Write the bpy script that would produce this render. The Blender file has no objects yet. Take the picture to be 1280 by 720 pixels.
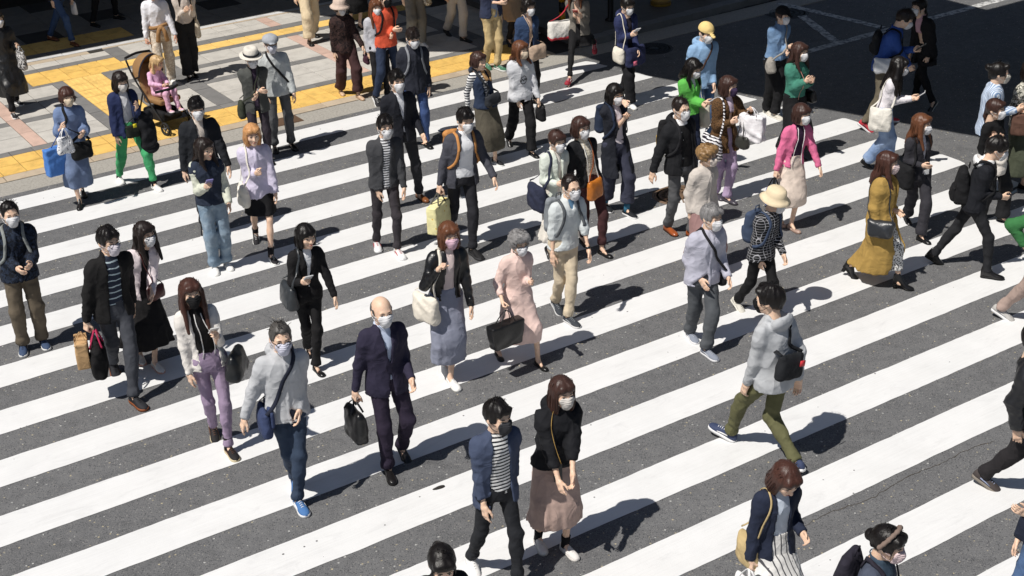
import bpy, math, random
import numpy as np
from mathutils import Vector, Matrix
R_ = math.radians
rng = random.Random(7)
scene = bpy.context.scene
COL = scene.collection

# ------------------------------------------------------------------ camera
CAM_F, CAM_P, CAM_ROLL, CAM_H = 1815.748, 0.4560319, -0.03774377, 7.078658
TH = 0.5702977            # direction of the stripes on the ground
T0 = 12.928               # distance of the first stripe line from the camera foot
_cp, _sp = math.cos(CAM_P), math.sin(CAM_P)
_cr, _sr = math.cos(CAM_ROLL), math.sin(CAM_ROLL)
right0, up0, fwd0 = Vector((1, 0, 0)), Vector((0, _sp, _cp)), Vector((0, _cp, -_sp))
cam_right = _cr * right0 + _sr * up0
cam_up = -_sr * right0 + _cr * up0
cam_data = bpy.data.cameras.new("camera")
cam_data.sensor_width = 36.0
cam_data.lens = 36.0 * CAM_F / 1280.0
cam_data.clip_start, cam_data.clip_end = 0.1, 2000.0
cam = bpy.data.objects.new("camera", cam_data)
COL.objects.link(cam)
m = Matrix.Identity(4)
for i in range(3):
    m[i][0], m[i][1], m[i][2] = cam_right[i], cam_up[i], -fwd0[i]
m[2][3] = CAM_H
cam.matrix_world = m
scene.camera = cam
scene.render.resolution_x, scene.render.resolution_y = 1024, 576

# ------------------------------------------------------------------ light
SUN_AZ = math.radians(39.5)     # direction the shadows run on the ground (from +X towards +Y)
SUN_EL = math.radians(59.0)
world = bpy.data.worlds.new("World")
scene.world = world
world.use_nodes = True
wn = world.node_tree.nodes
bg = wn.get("Background") or wn.new("ShaderNodeBackground")
sky = wn.new("ShaderNodeTexSky")
sky.sky_type = 'NISHITA'
sky.sun_disc = False
sky.sun_elevation = SUN_EL
_sd = Vector((-math.cos(SUN_AZ), -math.sin(SUN_AZ), 0))        # towards the sun, on the ground
sky.sun_rotation = math.atan2(_sd.x, _sd.y)
sky.altitude = 50
world.node_tree.links.new(sky.outputs[0], bg.inputs[0])
bg.inputs[1].default_value = 0.050
sun_data = bpy.data.lights.new("sun", 'SUN')
sun_data.energy = 4.7
sun_data.angle = R_(0.53)
sun_data.color = (1.0, 0.955, 0.89)
sun = bpy.data.objects.new("sun", sun_data)
COL.objects.link(sun)
_dir = Vector((math.cos(SUN_AZ) * math.cos(SUN_EL), math.sin(SUN_AZ) * math.cos(SUN_EL), -math.sin(SUN_EL)))
sun.rotation_euler = _dir.to_track_quat('-Z', 'Y').to_euler()
sun.location = (-20, -15, 40)
scene.view_settings.view_transform = 'Standard'
scene.view_settings.look = 'None'
scene.view_settings.exposure = 0.0
scene.view_settings.gamma = 1.0

# ------------------------------------------------------------------ pixel <-> ground measures (1280x720 photograph)
def ray(u, v):
    a, b = u - 640.0, v - 360.0
    a, b = a * _cr + b * _sr, -a * _sr + b * _cr
    return np.array([a / CAM_F, _cp - b / CAM_F * _sp, -_sp - b / CAM_F * _cp])
def at_z(u, v, z=0.0):
    d = ray(u, v); t = (z - CAM_H) / d[2]
    return np.array([0, 0, CAM_H]) + t * d
def at_y(u, v, y):
    d = ray(u, v); t = y / d[1]
    return np.array([0, 0, CAM_H]) + t * d
_ct, _st = math.cos(TH), math.sin(TH)
def st2w(s, t, z=0.0):
    """street coordinates: s along the stripes, t across them"""
    y = t + T0
    return (s * _ct - y * _st, s * _st + y * _ct, z)

# ------------------------------------------------------------------ scene graph helpers
def tag(o, label=None, cat=None, group=None, kind=None):
    if label: o['label'] = label
    if cat: o['category'] = cat
    if group: o['group'] = group
    if kind: o['kind'] = kind
    return o
def empty(name, loc=(0, 0, 0), rz=0.0, label=None, cat=None, group=None):
    o = bpy.data.objects.new(name, None)
    o.empty_display_size = 0.2
    COL.objects.link(o)
    o.location = loc; o.rotation_euler = (0, 0, rz)
    return tag(o, label, cat, group)

# ------------------------------------------------------------------ materials
def lin(hexs, k=1.0):
    hexs = hexs.lstrip('#')
    out = []
    for i in (0, 2, 4):
        c = int(hexs[i:i + 2], 16) / 255.0
        c = c / 12.92 if c <= 0.04045 else ((c + 0.055) / 1.055) ** 2.4
        out.append(min(0.86, max(0.004, c * k)))
    return (*out, 1.0)
_mats = {}
class NT:
    def __init__(s, name):
        s.m = bpy.data.materials.new(name); s.m.use_nodes = True
        s.n = s.m.node_tree.nodes; s.l = s.m.node_tree.links
        s.b = s.n.get("Principled BSDF")
    def new(s, t, **kw):
        x = s.n.new(t)
        for k, v in kw.items(): setattr(x, k, v)
        return x
    def link(s, a, b): s.l.new(a, b)
    def coords(s, which='Object', scale=(1, 1, 1), rot=(0, 0, 0)):
        tc = s.new("ShaderNodeTexCoord"); mp = s.new("ShaderNodeMapping")
        mp.inputs['Scale'].default_value = scale; mp.inputs['Rotation'].default_value = rot
        s.link(tc.outputs[which], mp.inputs[0]); return mp.outputs[0]
    def noise(s, vec, scale, detail=3, rough=.55, dist=0):
        n = s.new("ShaderNodeTexNoise"); n.inputs['Scale'].default_value = scale
        n.inputs['Detail'].default_value = detail; n.inputs['Roughness'].default_value = rough
        n.inputs['Distortion'].default_value = dist
        s.link(vec, n.inputs['Vector']); return n.outputs['Fac']
    def ramp(s, fac, stops):
        r = s.new("ShaderNodeValToRGB"); el = r.color_ramp.elements
        while len(el) > 1: el.remove(el[0])
        el[0].position, el[0].color = stops[0]
        for p, c in stops[1:]:
            e = el.new(p); e.color = c
        s.link(fac, r.inputs[0]); return r.outputs[0]
    def mix(s, a, b, fac, mode='MIX'):
        x = s.new("ShaderNodeMix"); x.data_type = 'RGBA'; x.blend_type = mode
        for sock, v in ((x.inputs[0], fac), (x.inputs[6], a), (x.inputs[7], b)):
            if hasattr(v, 'is_linked') or hasattr(v, 'links'): s.link(v, sock)
            else: sock.default_value = v
        return x.outputs[2]
    def math(s, op, a, b=0.0, clamp=False):
        x = s.new("ShaderNodeMath"); x.operation = op; x.use_clamp = clamp
        for i, v in enumerate((a, b)):
            if hasattr(v, 'links'): s.link(v, x.inputs[i])
            else: x.inputs[i].default_value = v
        return x.outputs[0]
    def xyz(s, vec):
        x = s.new("ShaderNodeSeparateXYZ"); s.link(vec, x.inputs[0]); return x.outputs
    def bump(s, h, strength=.3, dist=.01):
        b = s.new("ShaderNodeBump"); b.inputs['Strength'].default_value = strength
        b.inputs['Distance'].default_value = dist
        s.link(h, b.inputs['Height']); s.link(b.outputs[0], s.b.inputs['Normal'])
    def base(s, c):
        if hasattr(c, 'links'): s.link(c, s.b.inputs['Base Color'])
        else: s.b.inputs['Base Color'].default_value = c
    def rough(s, r, spec=.5):
        s.b.inputs['Roughness'].default_value = r
        s.b.inputs['Specular IOR Level'].default_value = spec
def scl(c, k): return (min(.88, c[0] * k), min(.88, c[1] * k), min(.88, c[2] * k), 1)

def desat(c, k=.16, up=1.06):
    l = .25 * c[0] + .6 * c[1] + .15 * c[2]
    return tuple(min(.86, (x * (1 - k) + l * k) * up) for x in c[:3]) + (1,)
def cloth(hexs, pat=None, hex2=None, rough=.85, sheen=.0, fuzz=1.0, spec=.25):
    key = ('cloth', hexs, pat, hex2, rough, fuzz, spec)
    if key in _mats: return _mats[key]
    t = NT("cloth_" + hexs.strip('#')); c = desat(lin(hexs, .85))
    v = t.coords()
    n1 = t.noise(v, 9, 4, .6, .6); n2 = t.noise(v, 140, 2)
    col = t.ramp(n1, [(.25, scl(c, .9)), (.75, scl(c, 1.07))])
    if pat:
        c2 = desat(lin(hex2 or '#ffffff', .85))
        x = t.xyz(v)
        if pat in ('hstripe', 'hstripe2', 'hstripe3'):
            f = {'hstripe': 27, 'hstripe2': 16, 'hstripe3': 34}[pat]
            w = t.math('ADD', t.math('MULTIPLY', x[2], f), t.math('MULTIPLY', n1, .5))
            s_ = t.math('FRACT', w)
            f = t.math('LESS_THAN', s_, .42 if pat != 'hstripe2' else .2)
        elif pat == 'vstripe':
            az = t.math('ADD', t.math('MULTIPLY', x[0], 34), t.math('MULTIPLY', x[1], 20))
            f = t.math('LESS_THAN', t.math('FRACT', az), .4)
        elif pat == 'vstripe2':
            az = t.math('ADD', t.math('MULTIPLY', x[0], 22), t.math('MULTIPLY', x[1], 14))
            f = t.math('LESS_THAN', t.math('FRACT', az), .22)
        elif pat == 'zebra':
            az = t.math('ADD', t.math('MULTIPLY', x[2], 24), t.math('MULTIPLY', x[0], 12))
            f = t.math('LESS_THAN', t.math('FRACT', t.math('ADD', az, t.math('MULTIPLY', n1, 2.0))), .5)
        elif pat == 'plaid':
            a1 = t.math('LESS_THAN', t.math('FRACT', t.math('MULTIPLY', x[2], 34)), .12)
            a2 = t.math('LESS_THAN', t.math('FRACT', t.math('MULTIPLY', t.math('ADD', x[0], t.math('MULTIPLY', x[1], .7)), 34)), .12)
            f = t.math('MAXIMUM', a1, a2)
        elif pat in ('dots', 'spots', 'fleck', 'sparse'):
            vo = t.new("ShaderNodeTexVoronoi"); vo.inputs['Scale'].default_value = {'dots': 34, 'spots': 55, 'fleck': 60, 'sparse': 15}[pat]
            t.link(v, vo.inputs['Vector'])
            f = t.math('LESS_THAN', vo.outputs['Distance'], {'dots': .33, 'spots': .42, 'fleck': .36, 'sparse': .17}[pat])
        elif pat == 'mottle':
            f = t.ramp(t.noise(v, 26, 3, .6, 1.5), [(.46, (0, 0, 0, 1)), (.54, (1, 1, 1, 1))])
        elif pat == 'fade':      # worn denim
            f = t.ramp(t.noise(v, 5, 4, .6, .4), [(.4, (0, 0, 0, 1)), (.75, (1, 1, 1, 1))])
        col = t.mix(col, c2, f)
    t.base(col); t.rough(rough, spec)
    def ridge(vec, sc, dist):
        r = t.math('ABSOLUTE', t.math('SUBTRACT', t.noise(vec, sc, 1, .4, dist), .5))
        return t.math('POWER', t.math('SUBTRACT', 1.0, t.math('MINIMUM', t.math('MULTIPLY', r, 5.0), 1.0)), 1.6)
    h = t.math('ADD', t.math('MULTIPLY', ridge(t.coords(scale=(1, 1, .55), rot=(.5, .6, 0)), 4.5, .8), .8), t.math('ADD', t.math('MULTIPLY', ridge(t.coords(scale=(1, .7, 1), rot=(-.4, .3, .5)), 9, 1.0), .22), t.math('MULTIPLY', t.noise(v, 8, 2), 1.2)))
    h = t.math('ADD', h, t.math('MULTIPLY', n2, .05))
    t.bump(h, .36 * fuzz, .026)
    _mats[key] = t.m
    return t.m
def plain(hexs, rough=.5, spec=.5, metal=0.0, k=.85, name='paint'):
    key = ('plain', hexs, rough, spec, metal)
    if key in _mats: return _mats[key]
    t = NT(name + "_" + hexs.strip('#')); c = lin(hexs, k)
    n = t.noise(t.coords(), 30, 3)
    t.base(t.ramp(n, [(.3, scl(c, .9)), (.7, scl(c, 1.06))])); t.rough(rough, spec)
    t.b.inputs['Metallic'].default_value = metal
    _mats[key] = t.m
    return t.m
def skin(hexs='#f4d2b8'):
    key = ('skin', hexs)
    if key in _mats: return _mats[key]
    t = NT("skin"); c = lin(hexs, .85); v = t.coords()
    n = t.noise(v, 28, 3)
    t.base(t.ramp(n, [(.3, (c[0] * .93, c[1] * .86, c[2] * .82, 1)), (.7, (c[0] * 1.03, c[1] * 1.02, c[2] * 1.02, 1))]))
    t.rough(.5, .4)
    t.b.inputs['Subsurface Weight'].default_value = .08
    t.b.inputs['Subsurface Radius'].default_value = (.6, .25, .12)
    t.b.inputs['Subsurface Scale'].default_value = .02
    _mats[key] = t.m
    return t.m
def hairmat(hexs):
    key = ('hair', hexs)
    if key in _mats: return _mats[key]
    t = NT("hair_" + hexs.strip('#')); c = lin(hexs, .8)
    v = t.coords(scale=(1, 1, .08))
    n = t.noise(v, 150, 2, .6, .3)
    t.base(t.ramp(n, [(.3, scl(c, .65)), (.7, scl(c, 1.3))])); t.rough(.40, .32)
    t.bump(n, .45, .004)
    _mats[key] = t.m
    return t.m
def maskmat(hexs):
    key = ('mask', hexs)
    if key in _mats: return _mats[key]
    t = NT("mask_" + hexs.strip('#')); c = desat(lin(hexs, .78)); v = t.coords(); x = t.xyz(v)
    w = t.math('ADD', t.math('MULTIPLY', x[2], 420), t.math('MULTIPLY', t.noise(v, 14, 2), 5))
    t.base(t.ramp(t.noise(v, 40, 2), [(.3, scl(c, .93)), (.7, c)])); t.rough(.85, .2)
    t.bump(t.math('ADD', t.math('SINE', w), t.math('MULTIPLY', t.noise(v, 30, 2), 2.5)), .5, .004)
    _mats[key] = t.m
    return t.m
def leather(hexs, rough=.32):
    key = ('leather', hexs, rough)
    if key in _mats: return _mats[key]
    t = NT("leather_" + hexs.strip('#')); c = lin(hexs, .85); v = t.coords()
    t.base(t.ramp(t.noise(v, 14, 3), [(.3, scl(c, .85)), (.7, scl(c, 1.12))])); t.rough(rough, .5)
    t.bump(t.noise(v, 60, 3, .6, .4), .3, .006)
    _mats[key] = t.m
    return t.m

# ------------------------------------------------------------------ mesh builder
class MB:
    def __init__(s): s.V = []; s.F = []; s.n = 0
    def add(s, V, F, mi=0):
        V = np.asarray(V, float).reshape(-1, 3)
        groups = {}
        if isinstance(F, np.ndarray): groups[F.shape[1]] = F
        else:
            for f in F: groups.setdefault(len(f), []).append(f)
        for k, fs in groups.items():
            s.F.append((np.asarray(fs, np.int64).reshape(-1, k) + s.n, mi))
        s.V.append(V); s.n += len(V)
        return s
    def mesh(s, name, mats, smooth=True):
        V = np.concatenate(s.V)
        me = bpy.data.meshes.new(name)
        me.vertices.add(len(V)); me.vertices.foreach_set('co', V.astype(np.float32).ravel())
        loops = np.concatenate([f.ravel() for f, _ in s.F])
        tot = np.concatenate([np.full(len(f), f.shape[1]) for f, _ in s.F])
        start = np.concatenate([[0], np.cumsum(tot)[:-1]])
        mi = np.concatenate([np.full(len(f), i) for f, i in s.F])
        me.loops.add(len(loops)); me.loops.foreach_set('vertex_index', loops.astype(np.int32))
        me.polygons.add(len(tot)); me.polygons.foreach_set('loop_start', start.astype(np.int32))
        for m_ in mats: me.materials.append(m_)
        me.polygons.foreach_set('material_index', mi.astype(np.int32))
        me.polygons.foreach_set('use_smooth', np.full(len(tot), bool(smooth)))
        me.update(calc_edges=True); me.validate()
        return me
    def build(s, name, mats, parent=None, smooth=True, loc=None):
        if not isinstance(mats, (list, tuple)): mats = [mats]
        o = bpy.data.objects.new(name, s.mesh(name, mats, smooth)); COL.objects.link(o)
        if parent is not None: o.parent = parent
        if loc is not None: o.location = loc
        return o
def xf(M, V):
    M = np.array(M); V = np.asarray(V, float)
    return V @ M[:3, :3].T + M[:3, 3]
BOXF = [(0, 3, 2, 1), (4, 5, 6, 7), (0, 1, 5, 4), (1, 2, 6, 5), (2, 3, 7, 6), (3, 0, 4, 7)]
def boxv(c, h, M=None):
    V = np.array([(sx * h[0] + c[0], sy * h[1] + c[1], sz * h[2] + c[2]) for sz in (-1, 1) for sx, sy in ((-1, -1), (1, -1), (1, 1), (-1, 1))], float)
    return xf(M, V) if M is not None else V
def smooth_path(pts, n=4, closed=False):
    P = np.asarray(pts, float); out = []
    N = len(P); rngi = range(N if closed else N - 1)
    g = (lambda i: P[i % N]) if closed else (lambda i: P[min(max(i, 0), N - 1)])
    for i in rngi:
        p0, p1, p2, p3 = g(i - 1), g(i), g(i + 1), g(i + 2)
        for j in range(n):
            t = j / n
            out.append(.5 * ((2 * p1) + (-p0 + p2) * t + (2 * p0 - 5 * p1 + 4 * p2 - p3) * t * t + (-p0 + 3 * p1 - 3 * p2 + p3) * t ** 3))
    if not closed: out.append(P[-1])
    return np.array(out)
def tube(pts, r, seg=6, closed=False, flat=None, side=None):
    """tube along a polyline; r scalar or list; flat=(w,t) gives a ribbon section whose width lies along `side`"""
    P = np.asarray(pts, float); n = len(P)
    r = np.full(n, r, float) if np.isscalar(r) else np.asarray(r, float)
    T = np.roll(P, -1, 0) - np.roll(P, 1, 0)
    if not closed: T[0] = P[1] - P[0]; T[-1] = P[-1] - P[-2]
    T /= np.linalg.norm(T, axis=1)[:, None] + 1e-9
    V = []
    ref = np.array([0, 0, 1.0]) if abs(T[0][2]) < .9 else np.array([1.0, 0, 0])
    for i in range(n):
        if side is not None:
            sd = np.asarray(side[i] if np.ndim(side) == 2 else side, float)
            a = sd - T[i] * (sd @ T[i])
        else:
            a = ref - T[i] * (ref @ T[i])
        a /= np.linalg.norm(a) + 1e-9; ref = a
        b = np.cross(T[i], a)
        for k in range(seg):
            th = 2 * math.pi * (k + .5) / seg
            if flat: V.append(P[i] + a * math.cos(th) * flat[0] + b * math.sin(th) * flat[1])
            else: V.append(P[i] + (a * math.cos(th) + b * math.sin(th)) * r[i])
    F = []
    for i in range(n if closed else n - 1):
        j = (i + 1) % n
        for k in range(seg):
            l = (k + 1) % seg
            F.append((i * seg + k, i * seg + l, j * seg + l, j * seg + k))
    V = np.array(V)
    if not closed:
        F.append(tuple(range(seg))[::-1]); F.append(tuple((n - 1) * seg + k for k in range(seg)))
    return V, F
def lathe(prof, seg=16, c=(0, 0, 0), ax=(1, 1)):
    V = []; F = []
    for r, z in prof:
        for k in range(seg):
            a = 2 * math.pi * k / seg
            V.append((c[0] + r * math.cos(a) * ax[0], c[1] + r * math.sin(a) * ax[1], c[2] + z))
    for i in range(len(prof) - 1):
        for k in range(seg):
            l = (k + 1) % seg
            F.append((i * seg + k, i * seg + l, (i + 1) * seg + l, (i + 1) * seg + k))
    F.append(tuple(range(seg))[::-1]); F.append(tuple((len(prof) - 1) * seg + k for k in range(seg)))
    return np.array(V), F

# ------------------------------------------------------------------ signed-distance shapes and their mesher
class Sdf:
    def __init__(s): s.ops = []; s.post = []
    def _add(s, fn, lo, hi, k, mode='u'): s.ops.append((fn, np.array(lo, float), np.array(hi, float), k, mode)); return s
    def cap(s, a, b, ra, rb=None, k=.02, fold=None, mode='u', sq=None):
        a = np.asarray(a, float); b = np.asarray(b, float); rb = ra if rb is None else rb
        ba = b - a; L2 = float(ba @ ba) + 1e-12; L = math.sqrt(L2)
        def fn(X, Y, Z):
            px, py, pz = X - a[0], Y - a[1], Z - a[2]
            h = np.clip((px * ba[0] + py * ba[1] + pz * ba[2]) / L2, 0, 1)
            d = np.sqrt((px - h * ba[0]) ** 2 + (py - h * ba[1]) ** 2 + (pz - h * ba[2]) ** 2) - (ra + (rb - ra) * h)
            if fold:
                amp, fr, ph = fold[:3]
                q = fr * .62 * h * L + ph + 13 * px - 9 * py + 1.3 * np.sin(21 * h * L + 17 * py + 2 * ph)
                r1 = 1 - np.abs(np.sin(q)); q2 = fr * .4 * h * L - 17 * px + 15 * py + 2.1 * ph
                r2 = 1 - np.abs(np.sin(q2 + .8 * np.sin(30 * pz + ph)))
                d = d - amp * (1.5 * r1 * r1 * (.55 + .45 * np.sin(9 * h * L + ph + 20 * px)) + 1.2 * r2 * r2 * r2 - .8)
            return d
        r = max(ra, rb) + (fold[0] if fold else 0)
        return s._add(fn, np.minimum(a, b) - r, np.maximum(a, b) + r, k, mode)
    def ell(s, c, r, k=.02, mode='u', R=None):
        c = np.asarray(c, float); r = np.asarray(r, float); mr = float(r.min())
        Rm = None if R is None else np.array(R.to_3x3())
        def fn(X, Y, Z):
            x, y, z = X - c[0], Y - c[1], Z - c[2]
            if Rm is not None:
                x, y, z = (x * Rm[0, 0] + y * Rm[1, 0] + z * Rm[2, 0], x * Rm[0, 1] + y * Rm[1, 1] + z * Rm[2, 1], x * Rm[0, 2] + y * Rm[1, 2] + z * Rm[2, 2])
            k0 = np.sqrt((x / r[0]) ** 2 + (y / r[1]) ** 2 + (z / r[2]) ** 2)
            k1 = np.sqrt((x / r[0] ** 2) ** 2 + (y / r[1] ** 2) ** 2 + (z / r[2] ** 2) ** 2)
            return k0 * (k0 - 1) / np.maximum(k1, 1e-6)
        m_ = r if R is None else np.full(3, r.max())
        return s._add(fn, c - m_, c + m_, k, mode)
    def box(s, c, hh, rad=.01, k=.01, mode='u', taper=0.0, R=None, fn2=None, pinch=0.0):
        c = np.asarray(c, float); hh = np.asarray(hh, float)
        Rm = None if R is None else np.array(R.to_3x3())
        def fn(X, Y, Z):
            x, y, z = X - c[0], Y - c[1], Z - c[2]
            if Rm is not None:
                x, y, z = (x * Rm[0, 0] + y * Rm[1, 0] + z * Rm[2, 0], x * Rm[0, 1] + y * Rm[1, 1] + z * Rm[2, 1], x * Rm[0, 2] + y * Rm[1, 2] + z * Rm[2, 2])
            f = 1 + taper * np.clip(z / hh[2], -1, 1)
            qx, qy, qz = np.abs(x) - hh[0] * f + rad, np.abs(y) - hh[1] * (f - pinch * np.clip((z / hh[2] + 1) / 2, 0, 1)) + rad, np.abs(z) - hh[2] + rad
            d = np.sqrt(np.maximum(qx, 0) ** 2 + np.maximum(qy, 0) ** 2 + np.maximum(qz, 0) ** 2) + np.minimum(np.maximum(np.maximum(qx, qy), qz), 0) - rad
            if fn2 is not None: d = d + fn2(x, y, z)
            return d
        m_ = hh * (1 + abs(taper)) if R is None else np.full(3, float(np.linalg.norm(hh)) * (1 + abs(taper)))
        return s._add(fn, c - m_ - .02, c + m_ + .02, k, mode)
    def loft(s, rows, k=.02, mode='u', pleat=None, fold=None, p=2.0, pz=0.0):
        """rows: (z, cx, cy, a, b), z rising"""
        A = np.array(rows, float); A = A[np.argsort(A[:, 0])]
        z0, z1 = A[0, 0], A[-1, 0]
        def fn(X, Y, Z):
            cx, cy, a, b = (np.interp(Z, A[:, 0], A[:, i]) for i in (1, 2, 3, 4))
            x, y = (X - cx) / a, (Y - cy) / b
            q = np.sqrt(x * x + y * y)
            if p != 2.0:
                qp = (np.abs(x) ** p + np.abs(y) ** p) ** (1 / p); q = np.where(Z < pz, qp, q) + 0 * q
            if pleat:
                amp, n, ph = pleat
                tt = np.clip((z1 - Z) / (z1 - z0), 0, 1)
                an = np.arctan2(y, x)
                q = q + amp * tt * (np.sin(n * an + ph + 2 * np.sin(3 * an + ph)) + .4 * np.sin(2.3 * n * an + 2 * ph))
            mn = np.minimum(a, b)
            d = (q - 1) * (mn * .5 + .5 * (a + b) / 2)
            if fold:
                amp, fr, ph = fold
                d = d + amp * np.sin(fr * Z + ph + 9 * X + 2 * np.sin(8 * Y + 5 * Z))
            return np.maximum(np.maximum(d, z0 - Z), Z - z1)
        a = A[:, 3].max() * (1.15 if pleat else 1) + .01; b = A[:, 4].max() * (1.15 if pleat else 1) + .01
        lo = (A[:, 1].min() - a, A[:, 2].min() - b, z0); hi = (A[:, 1].max() + a, A[:, 2].max() + b, z1)
        return s._add(fn, lo, hi, k, mode)
    def func(s, fn, lo, hi, mode='u', k=.005): return s._add(fn, lo, hi, k, mode)
    @staticmethod
    def _comb(D, d, k, mode):
        if mode == 'u':
            if k <= 0: return np.minimum(D, d)
            h = np.clip(.5 + .5 * (D - d) / k, 0, 1)
            return D * (1 - h) + d * h - k * h * (1 - h)
        if mode == 's': d = -d
        if k <= 0: return np.maximum(D, d)
        h = np.clip(.5 - .5 * (D - d) / k, 0, 1)
        return D * (1 - h) + d * h + k * h * (1 - h)
    def at(s, P):
        P = np.asarray(P, float); X, Y, Z = P[:, 0], P[:, 1], P[:, 2]
        D = np.full(len(P), 1.0)
        for fn, lo, hi, k, mode in s.ops: D = s._comb(D, fn(X, Y, Z), k, mode)
        return D
    def mesh(s, vox):
        us = [o for o in s.ops if o[4] == 'u']
        lo = np.min([o[1] for o in us], 0) - 2.5 * vox; hi = np.max([o[2] for o in us], 0) + 2.5 * vox
        n = np.maximum(np.ceil((hi - lo) / vox).astype(int) + 1, 4)
        ax = [(lo[i] + vox * np.arange(n[i])).astype(np.float32) for i in range(3)]
        D = np.full(n, .5, np.float32)
        for fn, l, h, k, mode in s.ops:
            m_ = k + 3 * vox
            i0 = [max(0, int((l[i] - m_ - lo[i]) / vox)) for i in range(3)]
            i1 = [min(n[i], int((h[i] + m_ - lo[i]) / vox) + 2) for i in range(3)]
            if any(i1[i] <= i0[i] for i in range(3)): continue
            sl = tuple(slice(i0[i], i1[i]) for i in range(3))
            d = fn(ax[0][sl[0]][:, None, None], ax[1][sl[1]][None, :, None], ax[2][sl[2]][None, None, :])
            D[sl] = s._comb(D[sl], d, k, mode)
        for p in s.post:
            D = D + p(ax[0][:, None, None], ax[1][None, :, None], ax[2][None, None, :])
        D[0] = D[-1] = .5; D[:, 0] = D[:, -1] = .5; D[:, :, 0] = D[:, :, -1] = .5
        return nets(D, lo, vox)
def nets(D, lo, h):
    I = D < 0
    C = np.zeros(tuple(np.array(D.shape) - 1), np.int8)
    nx, ny, nz = C.shape
    for dx in (0, 1):
        for dy in (0, 1):
            for dz in (0, 1): C += I[dx:nx + dx, dy:ny + dy, dz:nz + dz]
    act = (C > 0) & (C < 8)
    ii = np.argwhere(act)
    idx = np.full(C.shape, -1, np.int64); idx[act] = np.arange(len(ii))
    cor = [(a, b, c) for a in (0, 1) for b in (0, 1) for c in (0, 1)]
    val = np.stack([D[ii[:, 0] + a, ii[:, 1] + b, ii[:, 2] + c] for a, b, c in cor], 1)
    acc = np.zeros((len(ii), 3)); cnt = np.zeros(len(ii))
    ca = np.array(cor, float)
    for i in range(8):
        for j in range(i + 1, 8):
            if np.abs(ca[i] - ca[j]).sum() != 1: continue
            vi, vj = val[:, i], val[:, j]
            m_ = (vi < 0) != (vj < 0)
            t = np.where(m_, vi / np.where(m_, vi - vj, 1), 0)
            acc += np.where(m_[:, None], ca[i] + t[:, None] * (ca[j] - ca[i]), 0); cnt += m_
    V = lo + h * (ii + acc / np.maximum(cnt, 1)[:, None])
    Q = []
    for axn in range(3):
        a1, a2 = (axn + 1) % 3, (axn + 2) % 3
        s0 = [slice(None)] * 3; s1 = [slice(None)] * 3
        s0[axn] = slice(0, -1); s1[axn] = slice(1, None)
        ch = I[tuple(s0)] != I[tuple(s1)]
        e = np.argwhere(ch)
        e = e[(e[:, a1] > 0) & (e[:, a2] > 0) & (e[:, a1] < D.shape[a1] - 1) & (e[:, a2] < D.shape[a2] - 1)]
        ins = I[e[:, 0], e[:, 1], e[:, 2]]
        q = []
        for d1, d2 in ((-1, -1), (0, -1), (0, 0), (-1, 0)):
            c = e.copy(); c[:, a1] += d1; c[:, a2] += d2
            q.append(idx[c[:, 0], c[:, 1], c[:, 2]])
        q = np.stack(q, 1)
        q[~ins] = q[~ins][:, ::-1]
        Q.append(q)
    return V, np.concatenate(Q)
def wrinkle(amp, seed, f=1.0):
    """irregular sharp-crested folds over a garment"""
    a, b = seed * 1.7, seed * 2.9
    def fn(X, Y, Z):
        q1 = f * (13 * Z + 9 * X - 3 * Y) + 1.6 * np.sin(7 * Y + 5 * Z + a) + a
        q2 = f * (15 * X - 9 * Z + 6 * Y) + 1.5 * np.sin(8 * Z + 4 * Y + b)
        q3 = f * (17 * Y + 8 * Z + 7 * X) + 1.4 * np.sin(9 * X + 6 * Z + a) + b
        r1, r2, r3 = 1 - np.abs(np.sin(q1)), 1 - np.abs(np.sin(q2)), 1 - np.abs(np.sin(q3))
        return -amp * (1.3 * r1 * r1 * r1 + 1.4 * r2 * r2 * r2 + .9 * r3 * r3 - .9)
    return fn
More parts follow.
